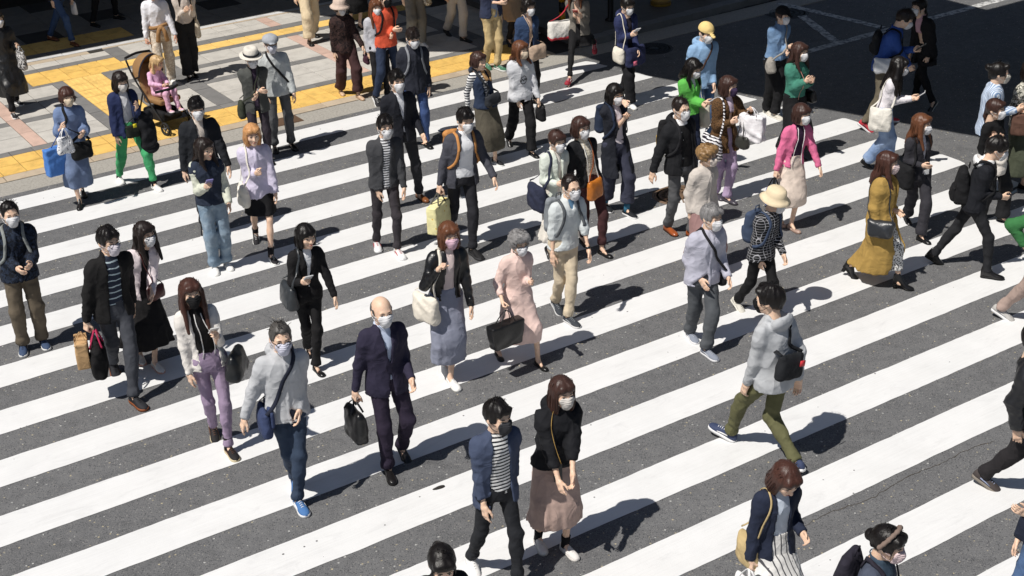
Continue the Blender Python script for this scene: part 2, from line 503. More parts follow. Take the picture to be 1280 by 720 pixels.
# ------------------------------------------------------------------ the setting: road, markings, pavement
def st_strip(poly, z0, z1=None):
    """prism (or sheet) over a polygon given in street coordinates"""
    n = len(poly)
    top_ = [st2w(a, b, z0) for a, b in poly]
    if z1 is None: return np.array(top_), [tuple(range(n))]
    bot = [st2w(a, b, z1) for a, b in poly]
    F = [tuple(range(n)), tuple(range(2 * n - 1, n - 1, -1))] + [(i, i + n, (i + 1) % n + n, (i + 1) % n) for i in range(n)]
    return np.array(top_ + bot), F
def rectp(s0, s1, t0, t1): return [(s0, t0), (s1, t0), (s1, t1), (s0, t1)]
def asphalt_mat():
    t = NT("asphalt"); v = t.coords()
    big = t.noise(v, .55, 4, .6); mid = t.noise(v, 7, 4, .65); fine = t.noise(v, 95, 3, .7)
    c = t.ramp(t.math('ADD', t.math('MULTIPLY', fine, .62), t.math('ADD', t.math('MULTIPLY', mid, .22), t.math('MULTIPLY', big, .16))),
               [(.34, (.058, .059, .062, 1)), (.5, (.148, .149, .153, 1)), (.66, (.208, .208, .209, 1))])
    def specks(scale, thr, seed, col, cin):
        vo = t.new("ShaderNodeTexVoronoi"); vo.inputs['Scale'].default_value = scale
        mp = t.new("ShaderNodeMapping"); mp.inputs['Location'].default_value = (seed, seed * 2, 0); t.link(v, mp.inputs[0]); t.link(mp.outputs[0], vo.inputs['Vector'])
        x = t.xyz(vo.outputs['Color'])
        f = t.math('MULTIPLY', t.math('GREATER_THAN', x[0], thr), t.math('LESS_THAN', vo.outputs['Distance'], .42))
        return t.mix(cin, col, t.math('MULTIPLY', f, t.math('ADD', .45, t.math('MULTIPLY', x[1], .55)))), f
    c, f1 = specks(62, .66, 3, (.062, .063, .068, 1), c)
    c, f2 = specks(60, .88, 11, (.24, .235, .225, 1), c)
    c, f3 = specks(46, .984, 23, (.46, .40, .27, 1), c)
    c, f4 = specks(44, .988, 31, (.5, .5, .48, 1), c)
    c = t.mix(c, (.03, .03, .032, 1), t.ramp(t.noise(v, 1.7, 5, .7, .5), [(.58, (0, 0, 0, 1)), (.80, (.45, .45, .45, 1))]))
    t.base(c); t.rough(.86, .3); t.bump(fine, .6, .012)
    return t.m
def paint_mat():
    t = NT("road_paint"); info = t.new("ShaderNodeObjectInfo")
    def shifted(scale):
        mp = t.new("ShaderNodeMapping"); t.link(t.coords(scale=scale), mp.inputs[0]); cmb = t.new("ShaderNodeCombineXYZ")
        for i, k in enumerate((53, 97, 0)): t.link(t.math('MULTIPLY', info.outputs['Random'], k), cmb.inputs[i])
        t.link(cmb.outputs[0], mp.inputs['Location']); return mp.outputs[0]
    v = shifted((1, 1, 1)); vr = shifted((.25, 16, 1))
    g = t.noise(vr, 4, 3, .6); n = t.noise(v, 2.2, 5, .65); f = t.noise(v, 160, 2, .6)
    c = t.ramp(t.math('ADD', t.math('MULTIPLY', n, .6), t.math('MULTIPLY', g, .4)), [(.3, (.66, .662, .66, 1)), (.6, (.745, .748, .748, 1))])
    c = t.mix(c, (.42, .41, .40, 1), t.ramp(f, [(.66, (0, 0, 0, 1)), (.78, (.7, .7, .7, 1))]))
    vo = t.new("ShaderNodeTexVoronoi"); vo.inputs['Scale'].default_value = 16; t.link(v, vo.inputs['Vector'])
    x = t.xyz(vo.outputs['Color'])
    k = t.math('MULTIPLY', t.math('GREATER_THAN', x[0], .80), t.math('LESS_THAN', vo.outputs['Distance'], t.math('MULTIPLY', x[1], .16)))
    k = t.math('MULTIPLY', k, t.math('GREATER_THAN', t.noise(v, .9, 2), .54))
    c = t.mix(c, (.07, .068, .066, 1), k)
    sc_ = t.ramp(t.noise(shifted((.6, 1.6, 1)), 3.1, 6, .72, .8), [(.55, (0, 0, 0, 1)), (.75, (.32, .32, .32, 1))])
    c = t.mix(c, (.40, .40, .405, 1), sc_)
    t.base(c); t.rough(.62, .35); t.bump(t.math('ADD', f, t.math('MULTIPLY', g, .5)), .25, .006)
    return t.m
def stone(hexs, name='stone', sc=1.0, spk=.5, rough=.8):
    t = NT(name); c = lin(hexs, .85); v = t.coords()
    info = t.new("ShaderNodeObjectInfo")
    mp = t.new("ShaderNodeMapping"); t.link(v, mp.inputs[0])
    cmb = t.new("ShaderNodeCombineXYZ"); t.link(t.math('MULTIPLY', info.outputs['Random'], 37), cmb.inputs[0]); t.link(t.math('MULTIPLY', info.outputs['Random'], 91), cmb.inputs[1]); t.link(cmb.outputs[0], mp.inputs['Location'])
    v = mp.outputs[0]
    f = t.noise(v, 150 * sc, 2, .7); b = t.noise(v, 5, 4, .6)
    col = t.ramp(t.math('ADD', t.math('MULTIPLY', f, spk), t.math('MULTIPLY', b, 1 - spk)), [(.32, scl(c, .72)), (.5, c), (.68, scl(c, 1.16))])
    col = t.mix(col, t.ramp(info.outputs['Random'], [(0, (.88, .88, .88, 1)), (1, (1, 1, 1, 1))]), 1.0, 'MULTIPLY')
    t.base(col); t.rough(rough, .3); t.bump(f, .35, .004)
    return t.m
M_ASPH, M_PAINT = asphalt_mat(), paint_mat()
M_TILE, M_DARK, M_PINK, M_BEIGE = stone('#cfcbc4', 'paving_stone'), stone('#868584', 'dark_paving_stone'), stone('#d8b9aa', 'pink_granite'), stone('#c9b8a1', 'beige_granite')
M_YEL = stone('#fad07c', 'tactile_yellow', 1, .3)
M_GUT = stone('#b0aca4', 'gutter_concrete', .22, .85)
M_WHITE = stone('#dcdcdc', 'white_edging', 1, .4)
M_JOINT = stone('#3d3a36', 'joint_mortar')
M_YDOT = stone('#facc72', 'tactile_yellow_dots', 1, .3)
def _dots():
    t = NT.__new__(NT); t.m = M_YDOT; t.n = M_YDOT.node_tree.nodes; t.l = M_YDOT.node_tree.links; t.b = t.n.get("Principled BSDF")
    x = t.xyz(t.coords()); k = 2 * math.pi / .0635
    h = t.math('MULTIPLY', t.math('COSINE', t.math('MULTIPLY', x[0], k)), t.math('COSINE', t.math('MULTIPLY', x[1], k)))
    h = t.math('MAXIMUM', h, .25)
    t.bump(h, .8, .012)
_dots()

road = MB().add(*st_strip(rectp(-300, 300, -300, 5.56), 0.0)).build('road', M_ASPH)
tag(road, 'grey asphalt road under the striped crossing', 'road', kind='structure')
Vp = MB().add(*st_strip(rectp(-300, 300, 6.04, 300), -.012))
pavement = Vp.build('pavement', M_JOINT)
tag(pavement, 'grey and yellow tiled pavement behind the crossing', 'pavement', kind='structure')
gut = MB().add(*st_strip(rectp(-40, 13.6, 5.56, 6.04), -.002, -.2)).build('gutter', M_GUT, road, smooth=False)

# crossing stripes: sheets 4 mm thick above the asphalt with slightly ragged edges
def end_s(t): return float(np.interp(-t, [-5.4, -4.0, -.8, 1.3, 12], [13.35, 13.66, 14.6, 14.52, 14.4]))
for n in range(-6, 12):
    t1, t0 = -.9 * n, -.9 * n - .45
    r = random.Random(n + 40); up_, lo_ = [], []
    s = -4.0; dr0 = dr1 = 0.0
    while s < end_s(t1) - .12:
        dr0 = .8 * dr0 + r.gauss(0, .0013); dr1 = .8 * dr1 + r.gauss(0, .0013)
        up_.append((s, t1 + dr0 + r.gauss(0, .0011))); lo_.append((s, t0 + dr1 + r.gauss(0, .0011))); s += .07
    e1, e0 = end_s(t1), end_s(t0); c = (t0 + t1) / 2
    rag = [(e1 - .03, t1 - .002), (e1 + .0, t1 - .03), (e1 * .6 + e0 * .4 + .01, c + .08), (e0 * .6 + e1 * .4 + .012, c - .09), (e0, t0 + .025), (e0 - .03, t0 + .004)]
    up_ = [p for p in up_ if p[0] < rag[0][0] - .02]; lo_ = [p for p in lo_ if p[0] < rag[-1][0] - .02]
    P2 = up_ + rag + lo_[::-1]
    V, F = st_strip(P2, 0.0045)
    # local frame along the stripe so that the paint grain follows it
    o = bpy.data.objects.new('crossing_stripe', None) if False else None
    V2 = np.array([(a, b - c, 0.0045) for a, b in P2])
    mb = MB().add(V2, [tuple(range(len(P2)))[::-1]])
    ob = mb.build('crossing_stripe', M_PAINT, road, smooth=False, loc=st2w(0, c, 0)); ob.rotation_euler = (0, 0, TH)
def road_line(pts, w):
    (a0, b0), (a1, b1) = pts; L = math.hypot(a1 - a0, b1 - b0); k = int(L / .15) + 1; nx, ny = -(b1 - b0) / L, (a1 - a0) / L
    r = random.Random(int(L * 100)); A = []; B = []
    for i in range(k + 1):
        q = i / k; a, b = a0 + (a1 - a0) * q, b0 + (b1 - b0) * q
        A.append((a + nx * (w / 2 + r.gauss(0, .006)), b + ny * (w / 2 + r.gauss(0, .006)))); B.append((a - nx * (w / 2 + r.gauss(0, .006)), b - ny * (w / 2 + r.gauss(0, .006))))
    MB().add(*st_strip(A + B[::-1], .0045)).build('road_line', M_WORN, road, smooth=False)
def worn():
    t = NT("worn_paint"); v = t.coords()
    n = t.noise(v, 11, 5, .7)
    t.base(t.ramp(n, [(.4, (.15, .15, .15, 1)), (.55, (.6, .6, .59, 1))])); t.rough(.7, .3)
    return t.m
M_WORN = worn()
road_line([(15.9, 3.52), (23.5, 3.62)], .16); road_line([(18.05, 6.0), (18.3, 3.70)], .16); road_line([(17.78, 5.1), (17.12, 3.61)], .16)
# a crack in the asphalt and small litter
r = random.Random(3)
Pc = smooth_path([at_z(*q) for q in ((1006, 658), (1040, 640), (1072, 630), (1100, 617), (1128, 600), (1150, 590), (1177, 580), (1205, 565), (1243, 551))], 8)
A = [(p[0] + r.gauss(0, .003), p[1] + r.gauss(0, .006) + .005 + .004 * r.random(), .003) for p in Pc]; B = [(a, b - .003 - .006 * r.random(), .003) for a, b, c in A]
V = np.array(A + B[::-1]); MB().add(V, [tuple(range(len(V)))[::-1]]).build('crack', plain('#4c443b', .9, name='crack_filler'), road, smooth=False)

# manholes and the drain
def manhole(s, t, rad, c, label):
    root = empty('manhole_cover', st2w(s, t, 0), TH, label, 'manhole cover')
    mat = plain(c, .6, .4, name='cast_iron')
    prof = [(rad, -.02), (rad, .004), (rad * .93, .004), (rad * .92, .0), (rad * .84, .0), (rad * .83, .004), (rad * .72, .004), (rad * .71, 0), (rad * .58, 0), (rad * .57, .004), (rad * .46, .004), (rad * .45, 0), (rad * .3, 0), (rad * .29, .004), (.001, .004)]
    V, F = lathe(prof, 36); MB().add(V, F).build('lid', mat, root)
    mb = MB()
    for rr, n in ((.51, 16), (.65, 22), (.78, 28), (.37, 10)):
        for k in range(n):
            a = 2 * math.pi * k / n
            M = Matrix.Rotation(a, 4, 'Z') @ Matrix.Translation((rad * rr, 0, .003)); mb.add(boxv((0, 0, 0), (rad * .055, rad * .035, .003), M), BOXF)
    mb.build('tread_studs', mat, root, smooth=False)['kind'] = 'stuff'
    V, F = lathe([(rad * 1.09, -.02), (rad * 1.09, .003), (rad * 1.02, .003), (rad * 1.015, -.02)], 36); MB().add(V, F).build('frame_ring', mat, root)
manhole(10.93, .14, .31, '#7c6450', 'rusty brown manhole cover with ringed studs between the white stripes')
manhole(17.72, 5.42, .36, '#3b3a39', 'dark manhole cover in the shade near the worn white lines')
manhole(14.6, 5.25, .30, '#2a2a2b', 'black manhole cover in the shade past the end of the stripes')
dr = empty('drain_grate', st2w(8.23, 5.88, 0), TH, 'rusty rectangular drain grate in the gutter', 'drain')
mat = plain('#6d5644', .7, .4, name='rusty_iron')
V = boxv((0, 0, -.001), (.225, .155, .003)); MB().add(V, BOXF).build('grate_plate', mat, dr, smooth=False)
for k in range(-9, 10): MB().add(boxv((k * .0225, 0, .004), (.006, .14, .004)), BOXF).build('grate_bar', mat, dr, smooth=False)

# pavement pieces: every tile an object sharing its mesh
_tm = {}
def tile_mesh(w, d, mat, kind, bars=0):
    key = (round(w, 3), round(d, 3), mat.name, bars)
    if key in _tm: return _tm[key]
    g = .0055; a, b = w / 2 - g, d / 2 - g; e = .004
    V = [(-a, -b, -.012), (a, -b, -.012), (a, b, -.012), (-a, b, -.012), (-a, -b, 0), (a, -b, 0), (a, b, 0), (-a, b, 0), (-a + e, -b + e, .003), (a - e, -b + e, .003), (a - e, b - e, .003), (-a + e, b - e, .003)]
    F = [(8, 9, 10, 11)] + [(i, (i + 1) % 4, 4 + (i + 1) % 4, 4 + i) for i in range(4)] + [(4 + i, 4 + (i + 1) % 4, 8 + (i + 1) % 4, 8 + i) for i in range(4)]
    mb = MB().add(np.array(V), F)
    for k in range(bars):
        x = (k + .5) / bars * w - w / 2
        q = [(x - .016, -b + .03, .003), (x + .016, -b + .03, .003), (x + .016, b - .03, .003), (x - .016, b - .03, .003), (x - .010, -b + .038, .009), (x + .010, -b + .038, .009), (x + .010, b - .038, .009), (x - .010, b - .038, .009)]
        mb.add(np.array(q), [(4, 5, 6, 7)] + [(i, (i + 1) % 4, 4 + (i + 1) % 4, 4 + i) for i in range(4)])
    _tm[key] = mb.mesh(kind, [mat], smooth=False)
    return _tm[key]
_tr = random.Random(5)
def tiles(s0, s1, t0, t1, ps, pt, mat, kind, bars=0, shift=0.0, skip=()):
    ns, nt = max(1, round((s1 - s0) / ps)), max(1, round((t1 - t0) / pt)); w, d = (s1 - s0) / ns, (t1 - t0) / nt
    me = tile_mesh(w, d, mat, kind, bars)
    for j in range(nt):
        for i in range(ns):
            s, t = s0 + (i + .5) * w, t0 + (j + .5) * d
            if any(a - .01 < s < b + .01 and c < t < e for a, b, c, e in skip): continue
            o = bpy.data.objects.new(kind, me); COL.objects.link(o); o.parent = pavement
            o.location = st2w(s, t, _tr.uniform(-.0012, .0012)); o.rotation_euler = (_tr.gauss(0, .0011), _tr.gauss(0, .0011), TH)
tiles(2.4, 13.2, 6.05, 6.285, .6, .235, M_BEIGE, 'kerb_stone')
tiles(2.3, 13.18, 6.285, 7.015, .32, .365, M_YDOT, 'tactile_tile')
tiles(2.3, 13.18, 7.015, 7.20, .32, .185, M_DARK, 'border_tile', skip=[(6.2, 6.9, 7.0, 7.3)])
tiles(6.23, 6.87, 7.015, 9.975, .32, .37, M_YEL, 'tactile_tile', bars=4)
tiles(5.75, 7.35, 9.975, 10.685, .32, .355, M_YDOT, 'tactile_tile')
tiles(7.35, 13.11, 10.035, 10.385, .32, .35, M_YEL, 'tactile_tile')
for a, b in ((6.03, 6.23), (6.87, 7.07)): tiles(a, b, 7.2, 9.87, .2, .44, M_DARK, 'border_tile')
tiles(3.5, 6.23, 9.87, 9.975, .42, .105, M_DARK, 'border_tile'); tiles(6.87, 13.1, 9.87, 10.035, .42, .165, M_DARK, 'border_tile')
tiles(3.5, 5.75, 9.975, 10.685, .45, .355, M_DARK, 'border_tile'); tiles(3.5, 7.35, 10.685, 10.88, .45, .195, M_DARK, 'border_tile')
tiles(7.35, 7.62, 10.385, 11.28, .27, .3, M_DARK, 'border_tile'); tiles(7.62, 13.1, 10.385, 10.63, .45, .245, M_DARK, 'border_tile')
tiles(3.5, 7.35, 10.88, 11.165, .43, .285, M_TILE, 'paving_tile'); tiles(7.62, 10.22, 10.63, 11.28, .433, .325, M_TILE, 'paving_tile')
tiles(10.44, 13.0, 10.63, 11.28, .43, .325, M_TILE, 'paving_tile')
tiles(10.22, 10.44, 10.63, 11.28, .22, .325, M_PINK, 'pink_tile')
tiles(4.9, 5.11, 7.2, 9.87, .21, .67, M_PINK, 'pink_tile'); tiles(10.16, 10.38, 7.2, 9.87, .22, .67, M_PINK, 'pink_tile')
for (a, b, p) in ((3.2, 4.9, .57), (5.11, 6.03, .46), (7.07, 7.72, .65), (8.0, 10.16, .54), (10.38, 12.42, .51)):
    tiles(a, b, 7.2, 8.29, p, .545, M_TILE, 'paving_tile'); tiles(a, b, 8.29, 8.49, p, .2, M_DARK, 'border_tile')
    tiles(a, b, 8.49, 9.14, p, .65, M_TILE, 'paving_tile'); tiles(a, b, 9.14, 9.33, p, .19, M_DARK, 'border_tile')
    tiles(a, b, 9.33, 9.87, p, .54, M_TILE, 'paving_tile')
tiles(7.72, 8.0, 7.2, 9.87, .28, .445, M_DARK, 'border_tile')
tiles(12.42, 12.80, 7.2, 9.87, .38, .445, M_DARK, 'border_tile'); tiles(12.8, 14.6, 7.2, 9.87, .45, .445, M_TILE, 'paving_tile')
tiles(3.5, 13.1, 11.28 - .115, 11.345, .6, .18, M_BEIGE, 'edging_stone', skip=[(7.36, 13.2, 11, 12)]); tiles(7.36, 13.1, 11.28, 11.36, .6, .08, M_BEIGE, 'edging_stone')
tiles(3.5, 13.1, 11.36, 11.5, .8, .14, M_WHITE, 'edging_stone')
M_FLOOR, M_BLACKT = stone('#8c8a86', 'passage_floor_stone'), stone('#4a4a4a', 'black_floor_stone')
tiles(5.7, 8.1, 11.75, 12.45, .32, .35, M_YEL, 'tactile_tile')
tiles(2.9, 13.1, 11.5, 11.75, .6, .25, M_FLOOR, 'floor_tile'); tiles(2.9, 5.7, 11.75, 12.45, .56, .35, M_FLOOR, 'floor_tile'); tiles(8.1, 13.1, 11.75, 12.45, .55, .35, M_FLOOR, 'floor_tile')
for j in range(4):
    for i in range(15):
        s0_, t0_ = 3.0 + .68 * i, 12.45 + .68 * j
        tiles(s0_, s0_ + .68, t0_, t0_ + .68, .68, .68, M_BLACKT if (i * 2 + j) % 5 == 0 else M_FLOOR, 'floor_tile')
# raised kerb of the pavement right of the crossing
for k in range(10):
    s0_ = 13.7 + .62 * k; dt = .035 * k * .9
    V, F = st_strip(rectp(s0_, s0_ + .612, 6.02 + dt, 6.24 + dt), .115, -.05); MB().add(V, F).build('kerb_stone', M_DARK, pavement, smooth=False)
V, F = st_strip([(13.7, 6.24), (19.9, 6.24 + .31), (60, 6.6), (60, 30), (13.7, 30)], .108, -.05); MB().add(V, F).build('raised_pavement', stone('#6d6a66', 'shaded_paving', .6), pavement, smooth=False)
V, F = st_strip([(13.6, 5.56), (60, 5.9), (60, 6.6), (13.6, 6.06)], .0042, -.05); MB().add(V, F).build('gutter', M_GUT, road, smooth=False)

# yellow-brown flared bollards, posts behind the crowd
def bollard(s, t, label):
    root = empty('bollard', st2w(s, t, .108), 0, label, 'bollard', 'flared bollards on the shaded kerb')
    V, F = lathe([(.185, 0), (.185, .05), (.165, .09), (.15, .2), (.145, .42), (.16, .5), (.16, .56), (.12, .62), (.03, .66), (.001, .66)], 20)
    MB().add(V, F).build('bollard_body', plain('#b58f3c', .5, name='ochre_paint'), root)
    for z in (.06, .5):
        V, F = lathe([(.168, z - .025), (.19, z - .02), (.19, z + .02), (.168, z + .025)], 20); MB().add(V, F).build('band', plain('#8a6a2c', .5, name='ochre_band'), root)
bollard(16.15, 6.98, 'ochre bollard with a flared base on the shaded kerb, nearer the crossing')
bollard(17.03, 6.95, 'ochre bollard with a flared base on the shaded kerb, further from the crossing')
ps = empty('signpost', st2w(14.86, 6.75, .108), TH, 'black metal post standing in the shade behind the woman in the navy hoodie', 'post')
V, F = lathe([(.10, 0), (.10, .02), (.055, .05), (.055, 2.6), (.001, 2.62)], 12); MB().add(V, F).build('pole', plain('#1c1c1e', .4, metal=.4), ps)
MB().add(boxv((0, 0, 2.9), (.32, .02, .3)), BOXF).build('sign_plate', plain('#2b3a66', .4), ps, smooth=False)
sb = empty('stone_bollard', st2w(13.35, 7.3, 0), TH, 'speckled stone block beside the man in beige chinos', 'bollard')
S_ = [(.16, 0), (.17, .02), (.17, .78), (.15, .84), (.001, .85)]
V, F = lathe(S_, 4, ax=(1.3, 1.3)); MB().add(V, F).build('stone_block', stone('#a49078', 'speckled_granite', .4, .85), sb, smooth=False)
yp = empty('barrier_post', st2w(14.15, 7.2, .108), TH, 'yellow and black banded post in the shade behind the denim jacket', 'post')
for k in range(6):
    V, F = lathe([(.055, .18 * k), (.055, .18 * k + .18)], 12); MB().add(V, F).build('yellow_band' if k % 2 == 0 else 'black_band', plain('#e0a520' if k % 2 == 0 else '#1a1a1a', .4), yp)

# unseen slab and overhang added to shade the far side, cut to its outline
ZD = 6.0
sh = np.array([math.cos(SUN_AZ), math.sin(SUN_AZ)]) * ZD / math.tan(SUN_EL)
def shade_poly(poly, z0, z1):
    n = len(poly); W = [np.array(st2w(a, b, 0)[:2]) - sh for a, b in poly]
    V = [(*w, z0) for w in W] + [(*w, z1) for w in W]
    F = [tuple(range(n))[::-1], tuple(range(n, 2 * n))] + [(i, (i + 1) % n, (i + 1) % n + n, i + n) for i in range(n)]
    return np.array(V), F
M_CONC = stone('#8f8d88', 'concrete', .1)
fb = empty('occluder', st2w(26, 8, 0), TH, 'unseen concrete slab added above the far end of the crossing to cast shade', 'occluder')
fb_off = Matrix.Translation(fb.location) @ Matrix.Rotation(TH, 4, 'Z')
def into(root, V): return xf(np.array((Matrix.Translation(root.location) @ Matrix.Rotation(root.rotation_euler[2], 4, 'Z')).inverted()), V)
occluder_slab = [(10.75, 11.53), (11.3, 10.6), (11.75, 9.4), (11.55, 8.4), (11.62, 7.5), (12.25, 6.95), (12.6, 6.5), (13.45, 5.7), (13.62, 4.2), (14.75, 1.0), (15.7, -1.5), (17.5, -6.5), (44, -6.5), (44, 3.3), (20.25, 3.3), (20.25, 24), (10.75, 24)]  # slab outline follows the edge of the shade it is added to cast
V, F = shade_poly(occluder_slab, ZD, ZD + .35); MB().add(into(fb, V), F).build('occluder_slab', M_CONC, fb, smooth=False)
for a, b in ((24, 1.0), (24, -4.5), (36, -1)):  # posts under the added slab
    V, F = st_strip(rectp(a - .4, a + .4, b - .4, b + .4), ZD - .003, 0.0); MB().add(into(fb, V), F).build('pier', M_CONC, fb, smooth=False)
bl = empty('building', st2w(0, 19, 0), TH, 'building behind the pavement with an overhang added to shade its ground floor passage', 'building')
V, F = shade_poly([(-30, 11.53), (10.74, 11.53), (10.74, 24), (-30, 24)], ZD - .3, ZD + .3); MB().add(into(bl, V), F).build('shade_overhang', M_CONC, bl, smooth=False)  # added overhang, its front edge set by where the shade begins
V, F = st_strip(rectp(-30, 22, 19, 32), 14, 0); MB().add(into(bl, V), F).build('wall', stone('#77736c', 'wall_cladding', .1), bl, smooth=False)
for k in range(8):
    V, F = st_strip(rectp(-28 + 6 * k, -25 + 6 * k, 18.9, 18.995), 3, .3); MB().add(into(bl, V), F).build('shop_window', plain('#1c2226', .08, .6), bl, smooth=False)
# ------------------------------------------------------------------ templates: head, hands, shoes
def head_ops(S, female=False):
    S.ell((0, .012, .027), (.076, .096, .086))
    S.ell((0, -.026, -.03), (.060 if not female else .057, .068, .080), k=.03)
    S.ell((0, -.072, -.092), (.026 if not female else .02, .020, .018), k=.03)
    S.cap((0, -.093, .006), (0, -.110, -.026), .008, .0125, k=.012)
    S.ell((.011, -.099, -.031), (.008, .008, .007), k=.008); S.ell((-.011, -.099, -.031), (.008, .008, .007), k=.008)
    S.cap((-.036, -.080, .024), (.036, -.080, .024), .012, k=.018)
    for sx in (-1, 1):
        S.ell((sx * .031, -.098, .006), (.017, .014, .011), k=.012, mode='s')
        S.ell((sx * .036, -.068, -.022), (.022, .02, .018), k=.025)
        S.ell((sx * .078, .010, -.006), (.009, .019, .031), k=.006, R=Matrix.Rotation(R_(-12 * 1), 4, 'X'))
    S.ell((0, -.094, -.052), (.021, .009, .006), k=.006); S.ell((0, -.091, -.062), (.018, .010, .006), k=.006)
    S.cap((0, .016, -.05), (0, .034, -.175), .050, .054, k=.022)
    return S
HEADS = {}
for fem in (False, True):
    HEADS[fem] = (head_ops(Sdf(), fem), head_ops(Sdf(), fem).mesh(.0100))
def ellv(c, r, n=8, m_=5):
    V = []; F = []
    for j in range(m_ + 1):
        ph = math.pi * j / m_
        for i in range(n):
            th = 2 * math.pi * i / n
            V.append((c[0] + r[0] * math.sin(ph) * math.cos(th), c[1] + r[1] * math.sin(ph) * math.sin(th), c[2] + r[2] * math.cos(ph)))
    for j in range(m_):
        for i in range(n):
            k = (i + 1) % n
            F.append((j * n + i, (j + 1) * n + i, (j + 1) * n + k, j * n + k))
    return np.array(V), F
def face_bits(mb, M, hs):
    """eyes, brows and lips; material slots: 1 dark, 2 eye white, 3 lips"""
    for sx in (-1, 1):
        for c, r, mi in (((sx * .031, -.0835, .006), (.0140, .006, .0052), 2), ((sx * .0305, -.0865, .006), (.0062, .005, .0056), 1),
                         ((sx * .031, -.0865, .0125), (.0150, .004, .0017), 1)):
            V, F = ellv(c, r); mb.add(xf(M, V * hs), F, mi)
        V, F = tube([(sx * .014, -.0935, .029), (sx * .03, -.0925, .033), (sx * .047, -.0805, .029)], [.0024, .0030, .0016], 5)
        mb.add(xf(M, V * hs), F, 1)
    V, F = tube([(-.022, -.0945, -.057), (0, -.1035, -.055), (.022, -.0945, -.057)], [.002, .0052, .002], 6); mb.add(xf(M, V * hs), F, 3)

def make_hand(curls, thumb):
    S = Sdf()
    S.box((0, -.002, -.050), (.0135, .036, .046), rad=.013, k=.008)
    S.cap((0, 0, .03), (0, 0, -.02), .024, .026, k=.02)
    base = [(-.030, .068, .0088), (-.0105, .076, .0092), (.0095, .071, .0088), (.028, .056, .0078)]
    for (y, L, r), dc in zip(base, (-6, 0, 4, 9)):
        p = np.array([0.0, y, -.088]); ang = 0.0
        spread = -y * .12 / .03
        for f, c, rr in ((.45, curls[0], 1.0), (.31, curls[1], .92), (.24, curls[2], .82)):
            ang += R_(c + dc * (1 if curls[0] > 10 else 0))
            d = np.array([math.sin(ang), y * .25 / .03 * .1, -math.cos(ang)]); d /= np.linalg.norm(d)
            q = p + d * L * f
            S.cap(p, q, r * rr, r * rr * .94, k=.004); p = q
    t0 = np.array([.006, -.024, -.022]); t1 = np.array([.014 + .010 * thumb, -.046, -.052]); t2 = t1 + np.array([.012 * thumb + .002, -.012 + .010 * thumb, -.028]); t3 = t2 + np.array([.010 * thumb, .004 * thumb, -.024])
    S.cap(t0, t1, .014, .012, k=.010); S.cap(t1, t2, .0115, .0105, k=.004); S.cap(t2, t3, .0102, .008, k=.004)
    return S.mesh(.0072)
HANDS = {'relax': make_hand((16, 26, 18), .6), 'grip': make_hand((62, 75, 40), 1.6), 'hold': make_hand((38, 48, 30), 1.2), 'flat': make_hand((6, 8, 5), .3)}

